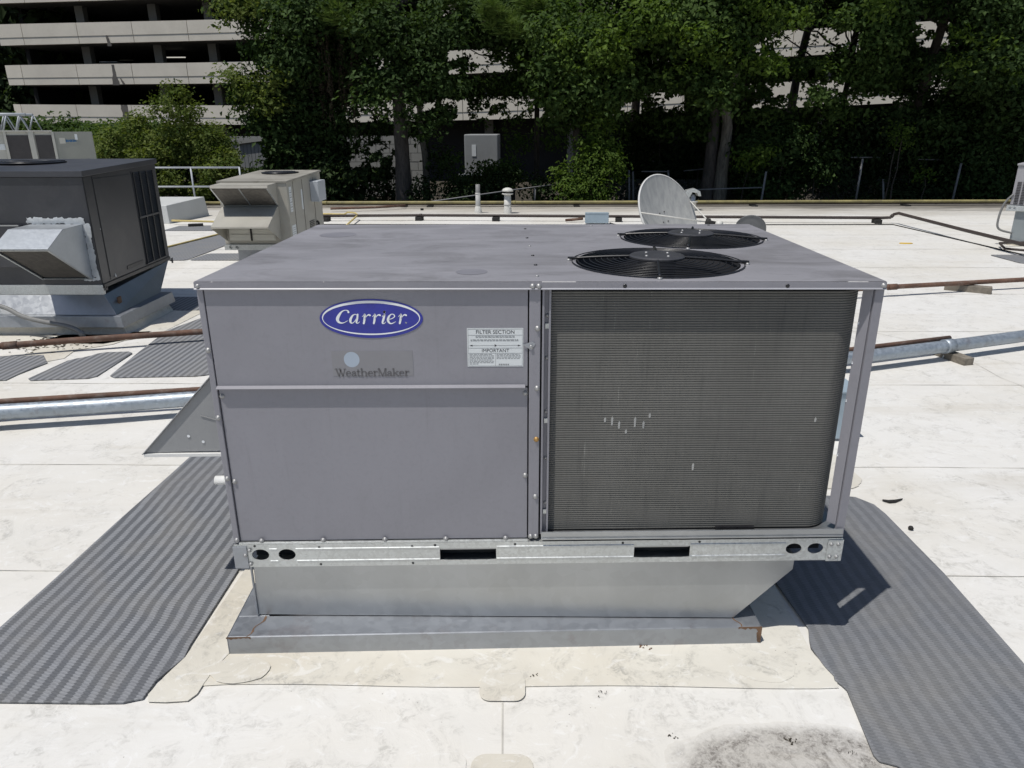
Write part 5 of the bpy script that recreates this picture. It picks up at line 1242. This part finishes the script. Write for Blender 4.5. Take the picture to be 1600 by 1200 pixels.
# ------------------------------------------------------------------ chain link fence
FE = thing('chain_link_fence', 'sagging chain link fence with leaning grey posts behind the roof edge', 'fence')
def P3(u, v, Y): return tuple(at(u, v, Y))
def seg(name, pts, r): return MB().tube(pts, r, 6).build(name, M['steelp'], FE)
for pts in ([(625, 322, 19.6), (800, 297, 21.5), (883, 286, 22.6), (983, 277, 24)], [(1002, 268, 23), (1045, 268, 23)], [(1068, 267, 24.5), (1130, 261, 24.5)], [(1072, 297, 22), (1130, 295, 22), (1190, 293, 22)], [(1330, 246, 23.5), (1375, 246, 23.5)], [(1435, 249, 23.5), (1480, 250, 23.6)], [(1528, 252, 23.5), (1560, 253, 23.5)]):
    seg('top_rail', [P3(*q) for q in pts], .022)
for u0, v0, u1, v1, Y in ((836, 292, 835, 330, 22), (983, 266, 983, 335, 23.6), (989, 268, 990, 335, 23.6), (1044, 266, 1046, 330, 23), (1197, 268, 1186, 335, 22), (1348, 248, 1335, 325, 22.5), (1380, 280, 1380, 330, 23), (1534, 220, 1520, 255, 23.8), (1502, 255, 1484, 330, 22.5)):
    seg('fence_post', [P3(u0, v0, Y), P3(u1, v1, Y)], .035)
m = MB()
for k in range(420):
    x = -2.5+k*.045; zt_ = .05 if x < 2 else .32
    for sgn in (-1, 1):
        a = np.array([x, 24.05+.01*sgn, -.9]); b = np.array([x+sgn*(zt_+.9)*.55, 24.05+.01*sgn, zt_]); d = .0016
        m.add([a+[-d, 0, 0], a+[d, 0, 0], b+[d, 0, 0], b+[-d, 0, 0]], [(0, 1, 2, 3)])
m.build('wire_mesh', M['steelp'], FE, kind='stuff')

# ------------------------------------------------------------------ vegetation
LEAF = {'dark': mat_leaf('leaf_dark_shaded', (.038, .070, .022), (.09, .145, .045), .40), 'mid': mat_leaf('leaf_mid', (.048, .090, .024), (.13, .20, .055), .44),
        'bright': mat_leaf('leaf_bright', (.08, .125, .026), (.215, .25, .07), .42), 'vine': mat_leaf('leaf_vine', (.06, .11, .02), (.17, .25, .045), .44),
        'needle': mat_leaf('needle', (.085, .15, .03), (.19, .26, .075), .3), 'dead': mat_leaf('hanging_twig', (.05, .04, .028), (.09, .072, .05), .1), 'shade': mat_leaf('leaf_shade', (.028, .048, .019), (.066, .102, .038), .38)}  # lowered for shaded growth, raised for sunlit sprays: light put into leaf colour
BARK = {'pine': mat_bark('bark_pine', (.10, .085, .075), (.06, .053, .048)), 'grey': mat_bark('bark_grey', (.20, .18, .15), (.11, .10, .085)), 'dark': mat_bark('bark_dark', (.075, .062, .05), (.05, .045, .035))}

# windows through which the garage shows between the crowns (u0, v0, u1, v1, how much foliage survives)
GAPS = [(700, 78, 800, 118, .35), (560, 85, 600, 110, .45), (690, 155, 850, 192, .35), (540, 160, 700, 195, .6), (545, 212, 645, 262, .28), (720, 206, 785, 250, .15), (1010, 145, 1070, 170, .4), (1160, 128, 1330, 170, .5),
        (1215, 48, 1345, 90, .22), (1430, 30, 1482, 82, .14), (1340, 148, 1438, 168, .25), (378, 212, 412, 262, .35), (960, 150, 1010, 175, .5), (1180, 60, 1240, 90, .5), (690, 0, 720, 30, .6), (1262, 88, 1300, 122, .5)]
def leafmesh(name, pos, nrmv, size, aspect, tint, mat, parent, roll=None, **kw):
    """one small folded leaf per point: 2 triangles"""
    n = len(pos)
    a = rng.normal(size=(n, 3)); a -= (a*nrmv).sum(1)[:, None]*nrmv; a /= np.linalg.norm(a, axis=1)[:, None]+1e-9
    b = np.cross(nrmv, a)
    L = a*size[:, None]; W = b*(size*aspect)[:, None]
    V = np.empty((n, 4, 3)); fold = nrmv*(size*.18)[:, None]
    V[:, 0] = pos-L*.5; V[:, 1] = pos+W*.5+fold; V[:, 2] = pos+L*.5; V[:, 3] = pos-W*.5+fold
    me = bpy.data.meshes.new(name); me.vertices.add(4*n); me.vertices.foreach_set('co', V.ravel())
    tri = np.empty((n, 2, 3), np.int32); base = (np.arange(n)*4)[:, None]
    tri[:, 0] = base+[0, 1, 2]; tri[:, 1] = base+[0, 2, 3]
    me.loops.add(6*n); me.loops.foreach_set('vertex_index', tri.ravel()); me.polygons.add(2*n)
    me.polygons.foreach_set('loop_start', np.arange(0, 6*n, 3, dtype=np.int32)); me.update(calc_edges=True)
    at_ = me.attributes.new('tint', 'FLOAT', 'POINT'); at_.data.foreach_set('value', np.repeat(tint, 4).astype(np.float32))
    me.materials.append(mat); o = bpy.data.objects.new(name, me); col.objects.link(o)
    return finish(o, parent=parent, **kw)
def unit(n):
    d = rng.normal(size=(n, 3)); return d/np.linalg.norm(d, axis=1)[:, None]
DK = 2.6
NLEAF = [0]
def gaphash(u, v):   # clumps of foliage come and go together
    return np.mod(np.abs(np.sin(np.floor(u/17)*12.9898+np.floor(v/13+u/40)*78.233)*43758.5453), 1)*.85+rng.uniform(size=len(u))*.15
def sprigs(blobs, dens, gap=True):
    """blobs: (centre, radius xyz); returns sprig centres spread through the blob volumes, denser to the shell"""
    out = []; o2 = []
    for c, r in blobs:
        n = max(4, int(dens*DK*r[0]*r[2]*(r[1]/r[0])**.3)); d = unit(n); rad = rng.uniform(.15, 1, n)**.5*(1+rng.normal(0, .1, n))
        p = np.array(c)+d*rad[:, None]*np.array(r); out.append(p); o2.append(d)
    p = np.vstack(out); d = np.vstack(o2)
    if gap:
        u, v = px(p); keep = np.ones(len(p), bool); q = gaphash(u, v)
    if gap:
        for (a, b, c_, e_, pr) in GAPS:
            keep &= ~((u > a-6) & (u < c_+6) & (v > b-5) & (v < e_+5) & (q > pr*.75))
        p = p[keep]; d = d[keep]
    return p, d
def crown(name, blobs, dens, leaves, lsize, mat, parent, aspect=.55, sr=.24, gap=True, droop=.35, **kw):
    c, d = sprigs(blobs, dens, gap); n = len(c)
    P = np.repeat(c, leaves, 0)+rng.normal(0, 1, (n*leaves, 3))*np.array([sr, sr, sr*.55])
    N = np.repeat(d+rng.normal(0, .35, d.shape), leaves, 0)*.75+np.array([0, -.12, .6])+rng.normal(0, .34, (n*leaves, 3)); N /= np.linalg.norm(N, axis=1)[:, None]
    if gap:
        u, v = px(P); q = gaphash(u, v); keep = np.ones(len(P), bool)
        for (a, b, c_, e_, pr) in GAPS: keep &= ~((u > a) & (u < c_) & (v > b) & (v < e_) & (q > pr+.24))
    else: keep = np.ones(len(P), bool)
    NLEAF[0] += len(P)
    size = lsize*1.18*rng.uniform(.5, 1.6, len(P)); tint = np.clip(np.repeat(rng.uniform(0, 1, n)**1.4, leaves)*.75+rng.uniform(-.1, .35, len(P)), 0, 1)
    return leafmesh(name, P[keep], N[keep], size[keep], aspect, tint[keep], LEAF[mat], parent, **kw)
def B(u, v, rp, Y, ry=None, sq=1.0):
    p = at(u, v, Y); dist = float((p-CAM)@_f); r = rp*dist/FPX; return (p, (r, ry or r*.9, r*sq))
def limb(m, a, b, r0, r1, n=6, wig=.12, k=6):
    a = np.array(a, float); b = np.array(b, float); P = []
    for i in range(k+1):
        t = i/k; P.append(a+(b-a)*t+rng.normal(0, wig*(t*(1-t)*2), 3)*np.linalg.norm(b-a)*.25)
    m.tube(P, [r0+(r1-r0)*i/k for i in range(k+1)], n, False)
def trunk_to(name, pts, r0, r1, bark, parent, limbs=(), n=14):
    m = MB(); P = smooth_path(pts, 5); K = len(P)
    m.tube(P, [(r0+(r1-r0)*i/(K-1))*(1+.35*math.exp(-i*.7))*(1+.04*math.sin(i*2.1)) for i in range(K)], n)
    for a, b, ra, rb in limbs: limb(m, a, b, ra, rb)
    return m.build(name, BARK[bark], parent)
TG = 'tall trees crowded behind the roof edge'
def tree(name, lab, base, pts, r0, r1, bark, blobs, dens, leaves, ls, mat, asp=.55, sr=.24, auto_limbs=10, gap=True, extra=None):
    t = thing(name, lab, 'tree', (0, 0, 0), 0, TG)
    lim = []
    tp = [np.array(p, float) for p in pts]
    for k in range(min(auto_limbs, len(blobs))):
        c, r = blobs[k % len(blobs)]; zs = np.clip(c[2]-.25*abs(c[0]-tp[-1][0])-r[2]*.4, tp[0][2]+1.2, tp[-1][2])
        tt = (zs-tp[0][2])/(tp[-1][2]-tp[0][2]); s = tp[0]+(tp[-1]-tp[0])*tt
        lim.append((s, np.array(c)+rng.normal(0, .2, 3), max(.03, r0*.38*(1-.5*tt)), .015))
    trunk_to('trunk', pts, r0, r1, bark, t, lim)
    crown('crown', blobs, dens, leaves, ls, mat, t, asp, sr, gap)
    if extra: extra(t)
    return t
def col_pts(u, vb, vt, Y, z0=-1.3, lean=0.0, top=None):
    b = at(u, vb, Y); return [(b[0], Y, z0), (b[0]+lean*.3, Y, 2), (b[0]+lean*.7, Y+.1, 5), (b[0]+lean, Y+.1, top or 12)]
def scatter(u0, u1, v0, v1, r0, r1, Y0, Y1, n, sq=.8):
    out = []
    for _ in range(n): out.append(B(rng.uniform(u0, u1), rng.uniform(v0, v1), rng.uniform(r0, r1), rng.uniform(Y0, Y1), None, sq))
    return out
CK = 1.0
# broad oak-like mass between the garage view and the pine
def vines(t):
    P = []; 
    for k in range(60):
        u = rng.uniform(470, 560); v0 = rng.uniform(20, 90); p = at(u, v0, rng.uniform(22, 23.5)); l = rng.uniform(.8, 2.6); n = int(l*40)
        z = np.linspace(0, -l, n)[:, None]; P.append(np.array(p)+np.hstack([np.cumsum(rng.normal(0, .012, (n, 1)), 0), np.cumsum(rng.normal(0, .012, (n, 1)), 0), z]))
    P = np.vstack(P); N = unit(len(P)); N[:, 2] *= .2; N /= np.linalg.norm(N, axis=1)[:, None]
    leafmesh('hanging_vine', P, N, rng.uniform(.05, .13, len(P)), .3, rng.uniform(0, 1, len(P)), LEAF['dead'], t)
tree('broadleaf_tree', 'broad dark tree hung with dry vines right of the garage view', None, col_pts(505, 300, 0, 24), .30, .10, 'dark',
     scatter(455, 600, -60, 110, 40, 70, 22, 27, 26)+scatter(440, 590, 90, 300, 35, 58, 23, 27, 30)+scatter(410, 450, 180, 300, 22, 34, 22.6, 24, 8)+scatter(400, 450, -30, 90, 18, 30, 22.4, 24, 7)+[B(372, 130, 22, 22.5), B(398, 165, 34, 22.5), B(415, 200, 34, 22.3), B(375, 8, 30, 22.5), B(352, 5, 18, 22.3), B(440, 250, 40, 22.5), B(470, 290, 40, 22.8), B(395, 40, 22, 22.6), B(360, 30, 10, 22.4)],
     46*CK, 13, .125, 'dark', extra=vines)
crown('sunlit_sprays', [B(365, 125, 20, 21.9), B(392, 150, 24, 21.8), B(420, 165, 20, 21.8), B(352, 12, 22, 21.9), B(385, 5, 22, 21.9), B(430, 120, 16, 21.8)], 55, 12, .115, 'bright', [o for o in bpy.data.objects if o.name == 'broadleaf_tree'][0])  # sunlit patches put into a brighter leaf colour
# pine with a straight trunk
def tufts(t, spots, n=60, mat='needle', ln=.34):
    P = []; N = []; S = []
    for c, r in spots:
        for _ in range(n):
            q = np.array(c)+unit(1)[0]*rng.uniform(.2, 1)*np.array(r); k = 34
            d = unit(k); d[:, 2] = np.abs(d[:, 2])*.8-.15; d /= np.linalg.norm(d, axis=1)[:, None]
            P.append(q+d*ln*.45); N.append(d)
    P = np.vstack(P); D_ = np.vstack(N); n_ = len(P)
    side = np.cross(D_, rng.normal(size=(n_, 3))); side /= np.linalg.norm(side, axis=1)[:, None]
    wv = .011; V = np.empty((n_, 4, 3)); V[:, 0] = P-D_*ln*.5-side*wv; V[:, 1] = P-D_*ln*.5+side*wv; V[:, 2] = P+D_*ln*.5+side*wv*.4; V[:, 3] = P+D_*ln*.5-side*wv*.4
    me = bpy.data.meshes.new('needle_tufts'); me.vertices.add(4*n_); me.vertices.foreach_set('co', V.ravel()); me.loops.add(4*n_); me.loops.foreach_set('vertex_index', np.arange(4*n_, dtype=np.int32))
    me.polygons.add(n_); me.polygons.foreach_set('loop_start', np.arange(0, 4*n_, 4, dtype=np.int32)); me.update(calc_edges=True)
    a_ = me.attributes.new('tint', 'FLOAT', 'POINT'); a_.data.foreach_set('value', np.repeat(rng.uniform(0, 1, n_), 4).astype(np.float32)); me.materials.append(LEAF[mat])
    o = bpy.data.objects.new('needle_tufts', me); col.objects.link(o); o.parent = t
pt = at(630, 315, 22.5)
tree('pine_tree', 'pine with a thick straight ridged trunk, left of the tall vents', None, [(pt[0], 22.5, -1.3), (pt[0]+.05, 22.5, 1), (pt[0]+.02, 22.5, 4), (pt[0]+.1, 22.6, 14)], .30, .13, 'pine',
     scatter(560, 720, -70, 70, 25, 50, 22, 25, 10)+scatter(560, 710, 10, 190, 22, 40, 21.2, 22.0, 26), 36*CK, 13, .12, 'dark',
     extra=lambda t: tufts(t, [B(520, 18, 26, 21.5), B(548, 40, 20, 21.6), B(585, 5, 24, 21.6), B(770, 20, 28, 21.5), B(800, 40, 24, 21.6), B(830, 8, 22, 21.7), B(700, -10, 30, 22)], 42))
pt = at(668, 315, 24)
tree('slender_tree', 'slender pale trunk close to the right of the thick pine', None, [(pt[0], 24, -1.3), (pt[0]-.02, 24, 1), (pt[0]-.15, 24, 3), (pt[0]-.05, 24, 11)], .13, .06, 'grey',
     scatter(590, 790, -60, 190, 26, 52, 23, 27, 34)+[B(690, 250, 22, 24), B(655, 200, 22, 24)], 42*CK, 13, .12, 'dark')
tree('broadleaf_tree', 'tree with fine bare twigs spreading in front of the garage, above the tall vents', None, col_pts(838, 300, 0, 27), .13, .05, 'dark',
     scatter(690, 880, -60, 70, 30, 58, 24, 28, 26)+scatter(690, 880, 70, 170, 26, 42, 24, 28, 22)+scatter(700, 870, 215, 300, 16, 36, 25, 28, 12, .6), 40*CK, 13, .12, 'mid', auto_limbs=26)
pt = at(903, 290, 23)
tree('broadleaf_tree', 'tree with a mid grey trunk above the leafy vine shrub', None, [(pt[0], 23, -1.3), (pt[0]-.05, 23, 1), (pt[0]-.1, 23, 3), (pt[0]+.1, 23, 12)], .155, .08, 'pine',
     scatter(840, 1010, -60, 175, 28, 55, 21.5, 25, 36)+[B(880, 90, 32, 21.5), B(920, 60, 35, 21.3), B(850, 120, 25, 22)]+scatter(850, 960, 0, 150, 20, 36, 21.0, 22, 16), 46*CK, 13, .125, 'mid')
pt = at(1103, 310, 23.5); p2 = at(1124, 310, 23.3)
def second(t):
    q = at(1160, 95, 23); e_ = at(1212, -5, 22.6); s_ = at(1136, 150, 23.2)
    trunk_to('trunk', [(p2[0], 23.3, -1.3), (p2[0], 23.3, .6), (p2[0]+.05, 23.3, 2), tuple(s_), tuple(q), tuple(e_), (e_[0]+.8, 22.3, 9)], .235, .05, 'grey', t)
tree('sweetgum_tree', 'twin trunked pale tree with a leaning limb behind the large dish', None, [(pt[0], 23.5, -1.3), (pt[0]+.05, 23.5, 1), (pt[0]+.1, 23.6, 4), (pt[0]-.05, 23.7, 13)], .25, .12, 'pine',
     scatter(960, 1240, -70, 105, 28, 55, 21.5, 26, 40)+scatter(960, 1220, 100, 190, 26, 42, 23, 27, 26)+scatter(1040, 1190, 0, 150, 20, 34, 21.2, 22.4, 16)+[B(1088, 62, 22, 20.8), B(1030, 20, 30, 21), B(1000, 45, 25, 21)], 48*CK, 13, .13, 'mid', extra=second)
crown('sunlit_sprays', [B(1088, 60, 17, 20.4), B(1010, 28, 26, 20.6), B(1040, 45, 18, 20.5), B(950, 80, 22, 20.8), B(935, 85, 20, 20.8), B(1250, 30, 14, 20.6), B(1375, 3, 16, 20.4)]+scatter(850, 1260, -10, 120, 9, 20, 20.4, 21.2, 22)+scatter(1480, 1590, 40, 150, 8, 16, 20.6, 21.2, 7), 62, 12, .12, 'vine', [o for o in bpy.data.objects if o.name == 'sweetgum_tree'][0])  # brighter leaf colour paints the sunlit patches of the crowns
tree('sweetgum_tree', 'tree with thin drooping branches in front of the bright garage strips at right', None, col_pts(1290, 300, 0, 25, lean=.5), .14, .05, 'dark',
     scatter(1190, 1400, -70, 70, 28, 50, 22, 26, 30)+scatter(1220, 1420, 70, 170, 22, 40, 22.5, 26, 28)+scatter(1180, 1330, 150, 230, 22, 36, 23, 26, 9), 44*CK, 13, .13, 'mid', auto_limbs=30)
tree('broadleaf_tree', 'forked dark tree with garage concrete showing in its fork at upper right', None, col_pts(1455, 300, 0, 24.5, lean=.2), .17, .06, 'dark',
     scatter(1390, 1540, -70, 70, 26, 46, 22, 26, 18)+scatter(1400, 1540, 80, 230, 26, 45, 22.5, 26, 18), 44*CK, 13, .13, 'dark', auto_limbs=26)
tree('broadleaf_tree', 'dense dark tree filling the right edge above the condenser', None, col_pts(1590, 300, 0, 23.5), .2, .08, 'dark',
     scatter(1500, 1660, -70, 290, 35, 60, 21.5, 26, 40)+[B(1570, 110, 30, 21), B(1560, 60, 25, 21.2)], 44*CK, 13, .13, 'dark')
# high crowns that lean over the roof edge, above the picture, and shade what stands below
for (x, y, z, r, lab) in ((7.5, 19.6, 11.0, 3.8, 'high crown over the dish side of the roof edge'), (13.5, 19.2, 10.8, 4.0, 'high crown over the condenser side of the roof edge'), (4.5, 24, 13, 4.2, 'high crown deep behind the dish'), (-8.6, 25, 13, 4.0, 'high crown deep behind the broad tree'), (10.8, 24, 13, 4.2, 'high crown deep at right')):
    t = thing('tall_tree', lab+' above the top of the photo', 'tree', (0, 0, 0), 0, TG)
    trunk_to('trunk', [(x, y+5.5, -1.3), (x, y+5, 4), (x, y+3, 8), (x, y, z)], .2, .06, 'dark', t)
    crown('crown', [((x+rng.uniform(-r, r)*.8, y+rng.uniform(-r, r)*.7, z+rng.uniform(-1.2, 1.8)), (r*.5, r*.5, r*.34)) for _ in range(7)], 4.5, 12, .26, 'mid', t, sr=.4, gap=False)
# shrubs
SG = 'shrubs and saplings along the far roof edge'
def shrub(name, lab, blobs, dens, leaves, ls, mat, stems, asp=.55, sr=.2, group=SG):
    t = thing(name, lab, 'shrub', (0, 0, 0), 0, group)
    for c, r in blobs[:stems]:
        m = MB(); limb(m, (c[0]+rng.uniform(-.3, .3), c[1]+.2, -1.3), (c[0], c[1], c[2]), .035, .012); m.build('stem', BARK['dark'], t)
    crown('foliage', blobs, dens, leaves, ls, mat, t, asp, sr)
    return t
def hill(n, pts):
    out = []
    for _ in range(n):
        u = rng.uniform(150, 375); top = float(np.interp(u, pts[0], pts[1])); v = top+14+(308-top)*rng.uniform(0, 1)**1.1; r = rng.uniform(11, 23); out.append(B(u, v, r, 20.6+rng.uniform(-.5, .8)+max(0, (250-v))*.012, None, .85))
    return out
HP = ([120, 180, 230, 255, 275, 300, 330, 360, 380], [205, 190, 170, 140, 125, 165, 185, 225, 262])
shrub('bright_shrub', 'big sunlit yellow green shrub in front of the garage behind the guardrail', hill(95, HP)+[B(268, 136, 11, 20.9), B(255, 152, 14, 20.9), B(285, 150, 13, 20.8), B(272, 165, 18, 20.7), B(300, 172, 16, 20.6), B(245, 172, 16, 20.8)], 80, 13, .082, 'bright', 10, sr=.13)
shrub('dark_shrub', 'darker green shrub filling in behind the sunlit shrub and guardrail', [B(u, v, 30, 22.6) for u in range(140, 370, 34) for v in (225, 265, 300)], 50, 12, .10, 'dark', 8, sr=.17)
shrub('dark_shrub', 'row of darker shrubs low in front of the lowest garage strip at left', [B(u, 200+rng.uniform(-8, 8), rng.uniform(10, 18), 30, None, .8) for u in range(-20, 260, 12)]+[B(u, 225, 26, 29) for u in range(100, 260, 24)], 60, 12, .12, 'mid', 14)
shrub('vine_shrub', 'sunlit leafy vine shrub climbing beside the grey trunk left of the dish', [B(935, 200, 20, 21.4), B(945, 235, 24, 21.2), B(925, 262, 32, 21), B(955, 255, 16, 20.8), B(895, 285, 26, 21), B(930, 295, 30, 20.8), B(940, 165, 16, 21.6), B(880, 270, 14, 21.2), B(915, 225, 16, 21.2), B(965, 275, 12, 21), B(905, 305, 26, 20.8)], 105, 12, .105, 'vine', 8, asp=.42, sr=.17)
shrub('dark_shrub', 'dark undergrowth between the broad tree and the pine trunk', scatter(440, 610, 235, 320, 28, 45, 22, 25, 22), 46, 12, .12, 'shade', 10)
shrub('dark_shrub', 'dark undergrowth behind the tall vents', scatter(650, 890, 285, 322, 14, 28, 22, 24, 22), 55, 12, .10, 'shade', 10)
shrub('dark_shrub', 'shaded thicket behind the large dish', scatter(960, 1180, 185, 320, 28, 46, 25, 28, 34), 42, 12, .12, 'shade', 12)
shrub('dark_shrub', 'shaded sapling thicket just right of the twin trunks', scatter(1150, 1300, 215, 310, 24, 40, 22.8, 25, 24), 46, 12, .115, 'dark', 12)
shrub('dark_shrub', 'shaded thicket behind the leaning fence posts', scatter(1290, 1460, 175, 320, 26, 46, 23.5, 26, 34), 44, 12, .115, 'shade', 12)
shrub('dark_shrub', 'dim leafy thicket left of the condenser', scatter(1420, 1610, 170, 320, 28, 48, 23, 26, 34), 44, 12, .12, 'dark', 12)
shrub('vine_shrub', 'small bright sapling sprig by the fence near the leaning posts', [B(1445, 275, 9, 21.6), B(1410, 215, 12, 22), B(1405, 200, 10, 22.2), B(1190, 240, 16, 22), B(1165, 250, 14, 22)], 100, 10, .10, 'vine', 3)
# deep wood beyond the ends of the garage
for x0_, x1_, yy0, zt_ in ((-66, -36.5, 57, 19), (29, 75, 50, 16)):
    blobs = [((rng.uniform(x0_, x1_), rng.uniform(yy0, yy0+14), rng.uniform(-1, zt_)), (4, 3, 3)) for _ in range(80)]
    crown('distant_wood', blobs, 5.5, 12, .62, 'shade', None, sr=.8, gap=False, kind='stuff')
crown('undergrowth', [((x, rng.uniform(19.6, 21.5), -1.1), (1.1, .8, .5)) for x in np.linspace(-14, 22, 40)], 26, 10, .12, 'shade', None, gap=False, kind='stuff')
